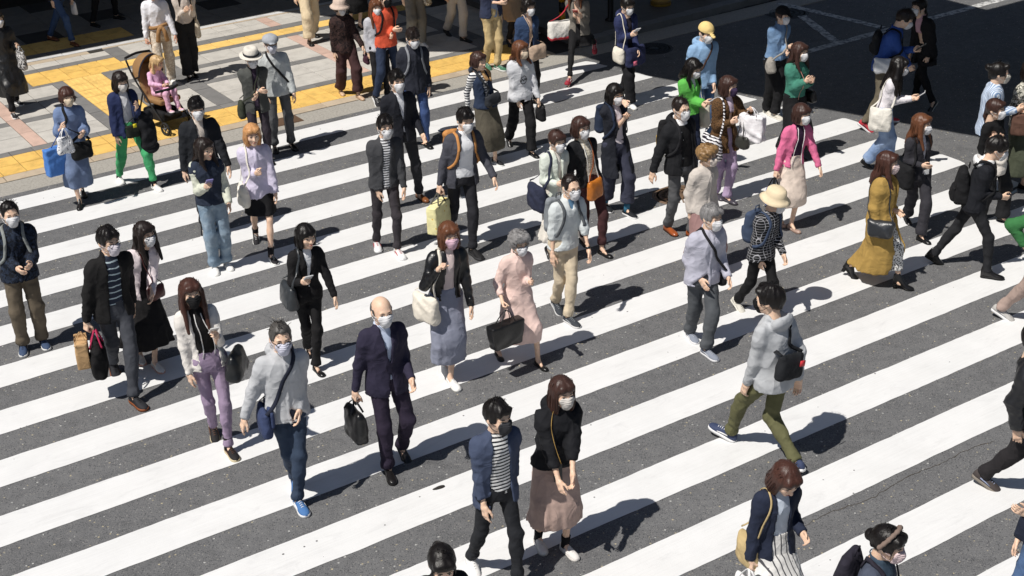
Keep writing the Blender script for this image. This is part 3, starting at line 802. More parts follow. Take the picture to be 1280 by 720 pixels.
def shoe_mesh(kind, um, sm, am):
    """upper and sole meshes; toe towards -Y, ankle above the origin"""
    ys = np.array([.068, .060, .035, .0, -.035, -.07, -.105, -.14, -.17, -.19, -.2])
    sneaker = kind == 'sneaker'
    wd = np.array([.012, .026, .033, .034, .034, .037, .043, .045, .040, .028, .012]) * (1.0 if sneaker else .92)
    if kind == 'sneaker': ht = np.array([.055, .080, .092, .094, .088, .076, .064, .056, .048, .040, .028])
    elif kind == 'boot': ht = np.array([.10, .14, .16, .16, .13, .085, .066, .056, .048, .040, .026])
    elif kind == 'pump': ht = np.array([.045, .058, .062, .040, .030, .028, .034, .042, .040, .033, .022])
    elif kind == 'heel': ht = np.array([.10, .14, .165, .165, .135, .09, .068, .056, .046, .038, .026])
    else: ht = np.array([.05, .070, .080, .080, .074, .064, .055, .050, .043, .035, .022])
    cx = np.interp(ys, [-.2, -.1, .07], [.006, .004, 0])
    sole_h = {'sneaker': .028, 'boot': .03, 'heel': .012, 'pump': .010}.get(kind, .016)
    V = []; seg = 11
    for y, w, h_, c in zip(ys, wd, ht, cx):
        for k in range(seg):
            a = math.pi * k / (seg - 1)
            ex = .75
            x = math.copysign(abs(math.cos(a)) ** ex, math.cos(a)) * w
            z = sole_h * .6 + (math.sin(a) ** .7) * (h_ - sole_h * .6)
            if kind in ('pump',) and -.1 < y < .05: z = min(z, .05)
            x *= 1 - .30 * max(0, (z - .05)) / .1
            V.append((c + x, y, z))
    F = []
    n = len(ys)
    for i in range(n - 1):
        for k in range(seg - 1):
            F.append((i * seg + k, i * seg + k + 1, (i + 1) * seg + k + 1, (i + 1) * seg + k))
        F.append((i * seg + seg - 1, i * seg, (i + 1) * seg, (i + 1) * seg + seg - 1))
    F.append(tuple(range(seg))[::-1]); F.append(tuple((n - 1) * seg + k for k in range(seg)))
    up = MB().add(np.array(V), F, 0)
    if sneaker:      # laces and tongue
        for j in range(4):
            y = -.052 - .02 * j; z = float(np.interp(-y, -ys, ht)) + .001
            v, f = tube([(-.02 + .004, y, z - .010), (.004, y - .004, z + .003), (.02 + .004, y, z - .010)], .0035, 4); up.add(v, f, 1)
        v, f = tube([(.038, -.0, .05), (.04, -.05, .045), (.041, -.1, .036)], .006, 5); up.add(v, f, 1)
        v, f = tube([(-.032, -.0, .05), (-.034, -.05, .045), (-.035, -.1, .036)], .006, 5); up.add(v, f, 1)
    so = MB(); V = []
    k_ = 1.10 if sneaker else 1.05
    outl = [(c + w * k_, y) for y, w, c in zip(ys, wd, cx)] + [(c - w * k_, y) for y, w, c in list(zip(ys, wd, cx))[::-1]]
    N = len(outl)
    for z, sc in ((0, .97), (sole_h * .5, 1), (sole_h, .98)):
        for x, y in outl: V.append((x * sc, (y + .06) * (1.01 * sc) - .06, z))
    F = []
    for i in range(2):
        for k in range(N): F.append((i * N + k, i * N + (k + 1) % N, (i + 1) * N + (k + 1) % N, (i + 1) * N + k))
    F.append(tuple(range(N))[::-1]); F.append(tuple(2 * N + k for k in range(N)))
    if kind in ('heel',):
        V = [(x, y, z + (.055 if y > -.03 else max(.0, .055 * (1 - (-.03 - y) / .08)))) for x, y, z in V]
    so.add(np.array(V), F)
    if kind == 'heel':
        so.add(boxv((0, .035, .028), (.022, .022, .028)), BOXF)
        v = up.V[0]
        up.V[0] = np.array([(x, y, z + (.055 if y > -.03 else max(.0, .055 * (1 - (-.03 - y) / .08)))) for x, y, z in v])
    return up.mesh('shoe', [um, am]), so.mesh('sole', [sm])
_shoes = {}
def add_shoe(parent, kind, uc, sc, ac, M, scale, sd):
    key = (kind, uc, sc, ac)
    if key not in _shoes:
        um = leather(uc, .28) if kind not in ('sneaker',) else cloth(uc, fuzz=.4, rough=.7)
        _shoes[key] = shoe_mesh(kind, um, plain(sc, .6, .3), plain(ac, .7, .3))
    a, b = _shoes[key]
    o = bpy.data.objects.new('shoe', a); COL.objects.link(o); o.parent = parent
    o.matrix_local = M @ Matrix.Diagonal((scale * sd, scale, scale, 1))
    s = bpy.data.objects.new('sole', b); COL.objects.link(s); s.parent = o
    return o

# ------------------------------------------------------------------ hair, mask, hats, glasses (head frame, face towards -Y)
def hair_sdf(style, seed, opt):
    S = Sdf(); a = seed * 1.3
    fr = opt.get('fringe', {'crop': .080, 'thin': .082, 'short': .060, 'side': .066}.get(style, .05))
    def face(hx=.060, top=fr, deep=.075, bot=-.2, k=.012, y0=-.105):
        S.box((0, y0 - .03, (top + bot) / 2), (hx, deep + .03, (top - bot) / 2), rad=.035, k=k, mode='s')
    part = opt.get('part', .0)
    if style in ('short', 'crop', 'side', 'thin'):
        g = {'crop': .009, 'short': .016, 'side': .018, 'thin': .007}[style]
        S.ell((0, .012, .034), (.077 + g * .75, .097 + g, .086 + g))
        S.cap((0, .06, -.02), (0, .07, -.055), .05, .03, k=.03)
        if style in ('short', 'side'):
            S.cap((-.045, -.072, fr + .022), (.045, -.072, fr + .022), .024, k=.03)
            S.cap((-.03 + .03 * part * 10, -.05, .105), (.03, .03, .112), .026, k=.03)
        face(.064, fr, .062)
        S.box((0, -.06, -.12), (.2, .085, .125 - .018), rad=.02, k=.01, mode='s')       # clear of the ears and cheeks
        S.box((0, 0, -.15), (.2, .2, .09), rad=.01, k=.01, mode='s')
        if style == 'thin': S.ell((0, -.03, .105), (.05, .07, .05), k=.01, mode='s')
    elif style == 'bald':
        S.ell((0, .014, .015), (.0835, .1045, .085))
        S.ell((0, -.030, .075), (.085, .105, .085), k=.01, mode='s')
        face(.075, .05, .095)
        S.box((0, -.06, -.12), (.2, .08, .10), rad=.02, k=.01, mode='s')
        S.box((0, 0, -.15), (.2, .2, .09), rad=.01, k=.01, mode='s')
    elif style == 'curly':
        S.ell((0, .016, .03), (.105, .122, .105))
        S.cap((-.05, -.06, .085), (.05, -.06, .085), .04, k=.03)
        face(.062, fr, .065)
        S.box((0, -.03, -.16), (.2, .2, .10), rad=.01, k=.02, mode='s')
    else:
        S.ell((0, .014, .032), (.091, .109, .100))
        S.cap((-.04, -.07, fr + .024), (.045, -.068, fr + .026), .027, k=.03)
        if style == 'bob' or style == 'pixie':
            L = opt.get('len', .13 if style == 'bob' else .06)
            S.loft([(-L, 0, .020, .088, .092), (-L + .03, 0, .020, .099, .104), (-.03, 0, .018, .097, .107), (.05, 0, .014, .085, .1)], k=.03)
            face(.060, fr, .080, bot=-.3)
        elif style == 'long':
            L = opt.get('len', .27)
            S.loft([(-L, 0, .120, .085, .040), (-L * .6, 0, .085, .102, .066), (-.08, 0, .026, .099, .100), (.05, 0, .014, .086, .1)], k=.03)
            if opt.get('wide'):
                for sx in (-1, 1): S.cap((sx * .085, .0, .0), (sx * .125, -.01, -.15), .045, .05, k=.03); S.cap((sx * .125, -.01, -.15), (sx * .135, -.07, -L), .05, .025, k=.03)
            for sx in (-1, 1):
                S.cap((sx * .080, -.035, .02), (sx * .086, -.050, -.12), .022, .024, k=.02)
                S.cap((sx * .086, -.050, -.12), (sx * .086, -.112, -L), .025, .013, k=.02)
            face(.058, fr, .080, bot=-.5)
        elif style in ('tied', 'bun', 'pony'):
            S.cap((0, .06, -.02), (0, .08, -.05), .05, .03, k=.03)
            face(.062, fr, .062)
            S.box((0, -.06, -.12), (.2, .080, .10), rad=.02, k=.01, mode='s')
            S.box((0, 0, -.16), (.2, .2, .09), rad=.01, k=.01, mode='s')
            if style == 'bun': S.ell((0, .125, .06 if opt.get('hi') else .0), (.042, .036, .040), k=.012)
            elif style == 'pony':
                S.cap((0, .115, .03), (0, .150, -.04), .026, .032, k=.02); S.cap((0, .150, -.04), (0, .125, -.20), .032, .012, k=.02)
            else:
                S.cap((0, .095, -.03), (.02, .115, -.12), .030, .024, k=.02); S.cap((.02, .115, -.12), (.03, .085, -.26), .024, .010, k=.02)
            for sx in (-1, 1): S.cap((sx * .074, -.055, .03), (sx * .076, -.058, -.05), .010, .005, k=.01)
    amp = {'curly': .0, 'crop': .0015, 'thin': .002, 'bald': .001, 'tied': .0014, 'bun': .0014, 'pony': .0014, 'short': .003}.get(style, .0022)
    def groove(X, Y, Z):
        az = np.arctan2(X - part, -(Y - .03))
        return amp * np.sin(11 * az + 2.0 * np.sin(9 * Z + a) + a) + amp * .6 * np.sin(18 * az + 1.5 * np.sin(14 * Z + 2 * a) + 2 * a)
    S.post.append(groove)
    if style in ('crop', 'thin', 'bald'): S.post.append(lambda X, Y, Z: .0022 * np.sin(130 * X + a) * np.sin(120 * Y + 90 * Z) + .0018 * np.sin(85 * X - 70 * Y + 2 * a))
    if style == 'curly':
        S.post.append(lambda X, Y, Z: .007 * np.sin(95 * X + 2 * np.sin(60 * Z)) * np.sin(90 * Y + a) + .007 * np.sin(100 * Z + 50 * X + a) * np.sin(85 * X + 40 * Y))
    elif style in ('short', 'pixie'):
        S.post.append(lambda X, Y, Z: (.0022 if style == 'short' else .0028) * np.sin(75 * X + a + 2 * np.sin(40 * Y)) * np.sin(70 * Y + 30 * Z))
    return S
def loose_strands(mb, style, seed, M, hs, opt):
    r = random.Random(seed)
    L = opt.get('len', .13 if style == 'bob' else .27) if style in ('bob', 'long') else .05
    n = {'long': 50, 'bob': 42, 'curly': 40, 'tied': 16, 'bun': 14, 'pony': 16}.get(style, 40)
    for _ in range(n):
        az = r.uniform(-2.6, 2.6)
        if style in ('long', 'bob'):
            ca, sa = math.cos(az), math.sin(az)
            if abs(az) < .75: continue
            z0 = r.uniform(.03, .08); l = L * r.uniform(.85, 1.06)
            x, y = .098 * sa, .02 - .108 * ca
            p = [(x * .8, y * .8, z0 + .03), (x * 1.03, y * 1.03, -.02), (x * r.uniform(.95, 1.1), .02 + (y - .02) * r.uniform(.9, 1.1), -l * .6), (x * r.uniform(.8, 1.12), .03 + (y - .03) * r.uniform(.6, 1.05), -l - .01)]
            V, F = tube(smooth_path(p, 3), [.0026] * 7 + [.0020, .0014, .0007], 3)
        else:
            th = r.uniform(0, 1.1); x = math.sin(th) * math.sin(az); y = -math.sin(th) * math.cos(az); z = math.cos(th)
            c = np.array([.088 * x, .012 + .106 * y, .035 + .097 * z]); d = np.array([x * .4 + r.uniform(-.6, .6), y * .4 + r.uniform(-.8, .2), z * .5 + r.uniform(-.3, .3)])
            d /= np.linalg.norm(d); q = c + d * r.uniform(.018, .035) + np.array([x, y, z]) * .006
            V, F = tube([c, (c + q) / 2 + np.array([x, y, z]) * .006, q], [.0028, .0020, .0006], 3)
        mb.add(xf(M, V * hs), F)
def mask_mesh(fem):
    S = Sdf(); hd = HEADS[fem][0]
    shell = lambda X, Y, Z: hd_eval(hd, X, Y, Z) - .007
    S.func(shell, (-.09, -.13, -.13), (.09, .03, .03))
    S.ell((0, -.088, -.042), (.040, .037, .050), k=.02)
    S.box((0, -.065, -.047), (.068, .075, .055), rad=.032, k=.006, mode='i')
    S.func(lambda X, Y, Z: (Y * .75 - (-.052) + Z * .12 + np.abs(X) * .1), (-1,) * 3, (1,) * 3, mode='i', k=.004)
    S.post.append(lambda X, Y, Z: .0012 * np.sin(420 * (Z + .10) + 0 * X) + 0 * Y)
    return S.mesh(.0082)
def hd_eval(S, X, Y, Z):
    D = None
    for fn, lo, hi, k, mode in S.ops:
        d = fn(X, Y, Z)
        D = d if D is None else S._comb(D, d, k, mode)
    return D
MASKS = {f: mask_mesh(f) for f in (False, True)}
def build_mask(parent, M, hs, fem, color):
    mb = MB(); V, F = MASKS[fem]; mb.add(xf(M, V * hs), F, 0)
    for sx in (-1, 1):
        for z in (-.020, -.066):
            P = smooth_path([(sx * .056, -.062, z), (sx * .074, -.03, z * .8), (sx * .084, .012, -.006 + (z + .045) * .7)], 3)
            V, F = tube(P, .0022, 4); mb.add(xf(M, V * hs), F, 0)
    return mb.build('face_mask', maskmat(color), parent)
def build_glasses(parent, M, hs, color='#1c1a1a'):
    mb = MB()
    for sx in (-1, 1):
        P = [(sx * (.031 + .023 * math.cos(t)), -.103 + .01 * abs(math.cos(t)) * (sx * math.cos(t) > 0), .004 + .017 * math.sin(t)) for t in np.linspace(0, 2 * math.pi, 12, endpoint=False)]
        V, F = tube(P, .0026, 4, closed=True); mb.add(xf(M, V * hs), F)
        V, F = tube([(sx * .053, -.094, .008), (sx * .072, -.055, .008), (sx * .080, .012, .006)], .0024, 4); mb.add(xf(M, V * hs), F)
    V, F = tube([(-.009, -.107, .008), (.009, -.107, .008)], .0024, 4); mb.add(xf(M, V * hs), F)
    return mb.build('glasses', plain(color, .3), parent)
def build_hat(parent, M, hs, kind, color, band=None):
    mb = MB(); mats = [cloth(color, fuzz=.5)]
    if kind == 'cap':
        S = Sdf(); S.ell((0, .010, .045), (.094, .112, .094)); S.box((0, 0, -.06), (.3, .3, .098), rad=.01, k=.006, mode='s')
        S.box((0, -.125, .045), (.062, .065, .005), rad=.004, k=.012, R=Matrix.Rotation(R_(14), 4, 'X'), fn2=lambda x, y, z: 4.0 * x * x)
        S.ell((0, .01, .137), (.008, .008, .006), k=.004)
        V, F = S.mesh(.0075); mb.add(xf(M, V * hs), F)
    elif kind == 'flat':
        S = Sdf(); S.ell((0, .0, .055), (.104, .125, .075)); S.box((0, 0, -.06), (.3, .3, .098), rad=.01, k=.006, mode='s')
        S.box((0, -.115, .045), (.058, .04, .006), rad=.004, k=.02, fn2=lambda x, y, z: 4.0 * x * x)
        S.post.append(lambda X, Y, Z: .002 * np.sin(60 * X) * np.sin(40 * Y + 20 * Z))
        V, F = S.mesh(.0075); mb.add(xf(M, V * hs), F)
    else:
        prof, ax = {'bucket': ([(.150, .012), (.125, .030), (.104, .055), (.100, .075), (.094, .115), (.075, .138), (.03, .147), (.001, .148)], (1, 1.12)),
                    'brim': ([(.165, .040), (.130, .044), (.100, .052), (.099, .075), (.097, .120), (.080, .142), (.03, .150), (.001, .151)], (1, 1.15)),
                    'fedora': ([(.150, .040), (.120, .035), (.098, .048), (.096, .075), (.086, .130), (.060, .148), (.03, .138), (.001, .135)], (1, 1.18))}[kind]
        prof = [(prof[0][0] - .004, prof[0][1] - .006)] + prof
        inner = [(.09, .06), (.096, prof[1][1] + .004)]
        V, F = lathe(inner + prof, 26, (0, .01, 0), ax)
        w = np.array([.004 * math.sin(3 * math.atan2(v[1], v[0]) + 1) * (math.hypot(v[0], v[1]) > .11) for v in V]); V[:, 2] += w
        mb.add(xf(M, V * hs), F)
        if band:
            mats.append(cloth(band, fuzz=.3)); V, F = lathe([(.1015, .052), (.1025, .056), (.1015, .076), (.1, .078)], 26, (0, .01, 0), ax); mb.add(xf(M, V * hs), F, 1)
    return mb.build('hat', mats, parent)
def build_hair(parent, M, hs, style, color, seed, opt, hat=False):
    S = hair_sdf(style, seed, opt)
    if hat: S.box((0, 0, .17), (.3, .3, .120), rad=.01, k=.01, mode='s')
    mb = MB(); V, F = S.mesh(.0102); mb.add(xf(M, V * hs), F)
    if not hat and style not in ('bald',): loose_strands(mb, style, seed, M, hs, opt)
    return mb.build('hair', hairmat(color), parent)
HC = dict(black='#181413', soft='#281f1c', dbrown='#46302a', brown='#6e4630', red='#4e322a', orange='#dba26c', grey='#8d8b8b', dgrey='#55524f', curl='#9b7a52', blond='#d8b483')
# ------------------------------------------------------------------ people
def ik(a, c, l1, l2, pole):
    a, c, pole = (np.asarray(x, float) for x in (a, c, pole))
    d = c - a; L = np.linalg.norm(d); u = d / (L + 1e-9)
    L = min(max(L, abs(l1 - l2) + .02), (l1 + l2) * .998); c = a + u * L
    ca = (l1 * l1 + L * L - l2 * l2) / (2 * l1 * L); ca = max(-1, min(1, ca)); sa = math.sqrt(1 - ca * ca)
    p = pole - u * (pole @ u); p /= np.linalg.norm(p) + 1e-9
    return a + u * l1 * ca + p * l1 * sa, c
TORSO = {'m': [(.78, .158, .112), (.92, .160, .116), (1.05, .145, .104), (1.18, .151, .107), (1.30, .158, .110), (1.38, .130, .094), (1.425, .090, .074), (1.465, .062, .060), (1.50, .055, .056)],
         'f': [(.78, .152, .112), (.92, .157, .115), (1.05, .126, .095), (1.18, .130, .101), (1.27, .136, .112), (1.36, .112, .090), (1.41, .080, .070), (1.455, .054, .052), (1.50, .048, .050)]}
PEOPLE = []
WARN = []
class Person: pass
def person(label, ht, L=None, R=None, yaw=0, h=None, sex='m', hy=0, hp=4, la=None, ra=None, lean=.03, hair=('short', 'black'), ho=None,
           wear=(), shoes=('shoe', '#1c1a1a', '#0e0e0e'), mask='#f1f1f4', glasses=None, hat=None, sk='#f4d2b8', sock=None, st=.0, chub=1.0, seed=None,
           hl='relax', hr='relax', group='pedestrians crossing the road', hat_band=None, watch=None):
    P = Person(); seed = len(PEOPLE) + 1 if seed is None else seed
    yw = R_(yaw); fwd = np.array([math.sin(yw), -math.cos(yw)]); lef = np.array([math.cos(yw), math.sin(yw)])
    fem = sex == 'f'
    dxw = 0.0
    norm = lambda f: (tuple(f) + (0, 0))[:4]
    if L and R:
        Lf, Rf = norm(L), norm(R)
        gL, gR = at_z(Lf[0], Lf[1], Lf[3])[:2], at_z(Rf[0], Rf[1], Rf[3])[:2]
        wL = .5
        if Lf[2] < 0: wL = .34
        if Rf[2] < 0: wL = .66
        if Lf[2] > 15: wL = .42
        if Rf[2] > 15: wL = .58 if Lf[2] >= 0 else .34
        o = gL * wL + gR * (1 - wL)
        top_pt = at_y(ht[0], ht[1], o[1] + fwd[1] * (lean - .02))
        dxw = max(-.16, min(.16, top_pt[0] - o[0] - fwd[0] * (lean - .02)))
        s = top_pt[2] / 1.70
        if not h and not 1.38 < top_pt[2] < 1.9: WARN.append((label[:40], 'height', round(top_pt[2], 2)))
        if h: s = h / 1.70
        s = max(1.42, min(1.9, s * 1.7)) / 1.7
    else:
        h = h or (1.58 if fem else 1.70); s = h / 1.70
        o = at_z(ht[0], ht[1], h)[:2] - fwd * (lean - .02)
        Lf = Rf = None
    P.o, P.s, P.yaw, P.fwd, P.lef = o, s, yaw, fwd, lef
    def loc(p):
        d = np.array(p[:2]) - o
        return np.array([d @ lef, -(d @ fwd), p[2] if len(p) > 2 else 0.0])
    P.loc = loc
    P.world = lambda q: np.array([*(o + lef * q[0] - fwd * q[1]), q[2]])
    root = empty('person', (o[0], o[1], 0), yw, label, 'person', group)
    P.root = root; dist = o[1]; P.vox = vox = (.0098 + .00038 * dist)
    # feet, pelvis height; the stature is corrected for the drop of a long stride
    ztop = s * 1.70
    for it in range(3):
        feet = {}
        for sd, f in ((1, Lf), (-1, Rf)):
            if f is None:
                c = np.array([sd * .085 * s, -st * sd * s, 0.0]); pitch = 0 if st * sd >= 0 else 38; lift = 0
            else:
                c = loc(at_z(f[0], f[1], f[3])); pitch, lift = f[2], f[3]
            b = c + np.array([0, .065 * s, 0]); b[2] = lift
            Rx = np.array(Matrix.Rotation(R_(pitch), 3, 'X'))
            piv = np.array([0, -.11 * s, 0]) if pitch > 0 else np.array([0, .055 * s, 0])
            O = b + piv - Rx @ piv
            feet[sd] = (O, pitch, O + Rx @ np.array([0, 0, .075 * s]))
        th, sh = .435 * s, .425 * s
        zh = .925 * s
        for sd in (1, -1):
            a = feet[sd][2]; dd = math.hypot(a[0] - sd * .085 * s, a[1] - .04 * s)
            zh = min(zh, a[2] + math.sqrt(max(.40, (.852 * s) ** 2 - dd * dd)))
        drop = .925 * s - zh
        if h or not L: break
        s = min(1.92, ztop + min(drop, .14)) / 1.70
    P.s = s
    dz = zh - .925 * s
    dxl, dyl = dxw * lef[0], -dxw * fwd[0]
    def off(z):       # spine offset at (reference) height z in metres above the ground
        t = np.clip((z - .95 * s) / (.65 * s), 0, 1.1)
        return dxl * (.25 + .75 * t), (dyl * (.25 + .75 * t)) - lean * t + .04 * s
    P.off = off
    T = [(z * s + dz, a * s, b * s) for z, a, b in TORSO[sex]]
    T = [(z, a * (1 + (chub - 1) * .6), b * chub) if z < 1.33 * s else (z, a, b) for z, a, b in T]
    P.T = T; P.dz = dz; P.zh = zh
    zz = np.array([t[0] for t in T]); aa = np.array([t[1] for t in T]); bb = np.array([t[2] for t in T])
    def rows(z0, z1, fit, flare=0.0, n=12, fb=None, neck=True, cyo=0.0):
        """torso lofts; below the hip the section widens by `flare` per metre"""
        out = []
        for z in np.linspace(z0, z1, n):
            zc = max(z, .80 * s + dz)
            a, b = float(np.interp(zc, zz, aa)), float(np.interp(zc, zz, bb))
            e = fit if z < 1.38 * s + dz else fit * max(.25, 1 - (z - 1.38 * s - dz) / (.11 * s))
            ex = max(0, .80 * s + dz - z) * flare + (max(0, min(.014, (1.0 * s + dz - z) * .09)) if fit > .012 else 0)
            ox, oy = off(z)
            out.append((z, float(ox), float(oy) + .004 + cyo, a + e + ex, b + e * .9 + ex))
        return out
    P.rows = rows
    def leg_rows(z0, fit, flare, n=9):
        """sections of a skirt or coat below the hips, wide enough for the stride"""
        out = []
        for z in np.linspace(z0, .84 * s + dz, n):
            a, b = float(np.interp(.86 * s + dz, zz, aa)) + fit, float(np.interp(.86 * s + dz, zz, bb)) + fit
            ex = max(0, .9 * s + dz - z); ox, oy = off(z); ys = []; xs = []
            for sd in (1, -1):
                Hp, K, An = P.legs[sd]
                q = Hp + (K - Hp) * np.clip((Hp[2] - z) / max(.05, Hp[2] - K[2]), 0, 1) if z > K[2] else K + (An - K) * np.clip((K[2] - z) / max(.05, K[2] - An[2]), 0, 1)
                ys.append(q[1]); xs.append(q[0])
            t = min(1, ex / .25)
            cy = oy * (1 - t) + (max(ys) + min(ys)) / 2 * t; hb = ((max(ys) - min(ys)) / 2) * .55 + .068 * s + min(fit, .03)
            out.append((float(z), float(ox) * (1 - t) + sum(xs) / 2 * t, float(cy), a + ex * flare, max(b + ex * flare, hb * t)))
        return out
    P.leg_rows = leg_rows
    # arms
    sw = (.153 if not fem else .135) * s
    ua, fa = .285 * s, .245 * s
    arms = {}
    for sd, spec in ((1, la), (-1, ra)):
        ox, oy = off(1.39 * s + dz)
        S_ = np.array([sd * sw + ox, oy + .012, 1.370 * s + dz])
        spec = spec if spec is not None else ('hang', 0)
        kind = spec[0]; pole = np.array([sd * .20, .9, -.35]); thumb = np.array([sd * -.25, -1.0, 0.1]); hand = hl if sd > 0 else hr; hd = None
        num = [x for x in spec[1:] if not isinstance(x, str)]
        if kind == 'hang':
            a = R_(num[0] if num else 0); o_ = num[1] if len(num) > 1 else .035
            W = S_ + np.array([sd * o_ * s, -math.sin(a) * .52 * s, -math.cos(a) * .515 * s])
        elif kind == 'p':      # wrist seen at a pixel, `dep` metres nearer the camera than the body axis
            W = loc(at_y(spec[1], spec[2], o[1] - spec[3]))
        else:                  # 'l': outward, forward, height (fractions / metres at reference size)
            W = np.array([sd * spec[1] * s + ox, -spec[2] * s + oy, spec[3] * s + dz])
        for t in spec[1:]:
            if isinstance(t, str): hand = t
        E_, W = ik(S_, W, ua, fa, pole)
        d = (W - E_) / np.linalg.norm(W - E_)
        if W[2] > .93 * s + dz and W[1] < oy - .10: thumb = np.array([sd * .35, -.1, 1.0])
        if W[2] > 1.30 * s: thumb = np.array([sd * -.6, .3, .6])
        arms[sd] = (S_, E_, W, d, thumb, hand)
    P.arms = arms
    # head
    ox, oy = off(1.45 * s + dz)
    hs = (.5 * s + .5) * (1.085 if not fem else 1.05)
    N = np.array([ox * .97, oy + .005, 1.452 * s + dz])
    ox2, oy2 = off(1.58 * s + dz)
    HM = Matrix.Translation((ox2 * 1.0, oy2 - .012, N[2] + .045 * s)) @ Matrix.Rotation(R_(hy), 4, 'Z') @ Matrix.Rotation(R_(-hp), 4, 'X').inverted() @ Matrix.Translation((0, -.004, .083 * hs))
    P.HM, P.hs = HM, hs
    # ---- body: one surface
    B = Sdf()
    B.loft([(z, *off(z), float(np.interp(z, zz, aa)) * .84, float(np.interp(z, zz, bb)) * .82) for z in np.linspace(.90 * s + dz, T[-2][0], 12)], k=.02)
    B.cap((*off(1.4 * s + dz), 1.40 * s + dz), (ox2 * .9, oy2 + .012, N[2] + .07 * s), .056 * s if not fem else .048 * s, .050 * hs if not fem else .043 * hs, k=.03)
    hips = {sd: np.array([sd * .085 * s + off(zh)[0], off(zh)[1], zh]) for sd in (1, -1)}
    legs = {}
    for sd in (1, -1):
        A = feet[sd][2]
        K, A2 = ik(hips[sd], A, th, sh, np.array([sd * .12, -1.0, .15]))
        legs[sd] = (hips[sd], K, A2)
        B.cap(hips[sd], K, .062 * s, .040 * s, k=.02); B.cap(K, K + (A2 - K) * .35, .039 * s, .041 * s, k=.015); B.cap(K + (A2 - K) * .3, A2, .041 * s, .027 * s, k=.015)
        fr = feet[sd]; Rx = np.array(Matrix.Rotation(R_(fr[1]), 3, 'X'))
        B.cap(A2, fr[0] + Rx @ np.array([0, -.09 * s, .03 * s]), .028 * s, .022 * s, k=.02)
        S_, E_, W, d, t_, hnd = arms[sd]
        B.cap(S_, E_, .041 * s, .033 * s, k=.02); B.cap(E_, W, .034 * s, .0235 * s, k=.015)
    P.legs, P.feet = legs, feet
    V, F = B.mesh(.0185 if any(w[0] is skirt or (w[0] is top and w[-1].get('hem', 1) < .7) for w in wear) else .027)
    mb = MB().add(V, F, 0)
    V, F = HEADS[fem][1]; mb.add(xf(HM, V * hs), F, 0)
    face_bits(mb, HM, hs)
    for sd in (1, -1):
        S_, E_, W, d, t_, hnd = arms[sd]
        Z_ = -d; Y_ = -(t_ - d * (t_ @ d)); Y_ /= np.linalg.norm(Y_); X_ = np.cross(Y_, Z_)
        M = np.eye(4); M[:3, 0], M[:3, 1], M[:3, 2], M[:3, 3] = X_, Y_, Z_, W
        V, F = HANDS[hnd]; V = V * (.98 * s if not fem else .90 * s)
        if sd > 0: V = V * np.array([-1, 1, 1]); F = F[:, ::-1]
        mb.add(xf(M, V), F, 0)
        arms[sd] = arms[sd] + (M,)
    hcol = HC.get(hair[1], hair[1])
    P.body = mb.build('body', [skin(sk), plain('#2b201b' if hair[1] != 'grey' else '#5a5652', .5), plain('#efe6e0', .3), plain('#b9695f' if fem else '#b5796a', .45)], root)
    P.sdfs = [B]
    # ---- clothes
    for w in wear: w[0](P, *w[1:-1], **w[-1]) if isinstance(w[-1], dict) else w[0](P, *w[1:])
    # ---- head things
    build_hair(root, HM, hs, hair[0], hcol, seed, ho or {}, hat=bool(hat))
    if mask: build_mask(root, HM, hs, fem, mask)
    if glasses: build_glasses(root, HM, hs, glasses if isinstance(glasses, str) else '#1c1a1a')
    if hat: build_hat(root, HM, hs, hat[0], hat[1], hat_band)
    # ---- shoes
    for sd in (1, -1):
        O, pitch, A = feet[sd]
        d = legs[sd][2] - A
        M = Matrix.Translation(O + d) @ Matrix.Rotation(R_(sd * 6), 4, 'Z') @ Matrix.Rotation(R_(pitch), 4, 'X')
        add_shoe(root, shoes[0], shoes[1], shoes[2], shoes[3] if len(shoes) > 3 else shoes[1], M, 1.0 * s * (1.02 if not fem else .93), sd)
        if sock:
            V, F = tube([legs[sd][2] + (legs[sd][1] - legs[sd][2]) * t for t in (-.06, .08, .22)], [.037 * s, .037 * s, .042 * s], 10)
            MB().add(V, F).build('sock', cloth(sock, fuzz=.3), root)
    if watch:
        sd = watch[0]; S_, E_, W, d = arms[sd][:4]
        V, F = tube([W - d * .035, W - d * .012], [.032 * s, .031 * s], 10); MB().add(V, F).build('wristwatch', plain(watch[1], .3), root)
    P.label = label
    PEOPLE.append(P)
    return P

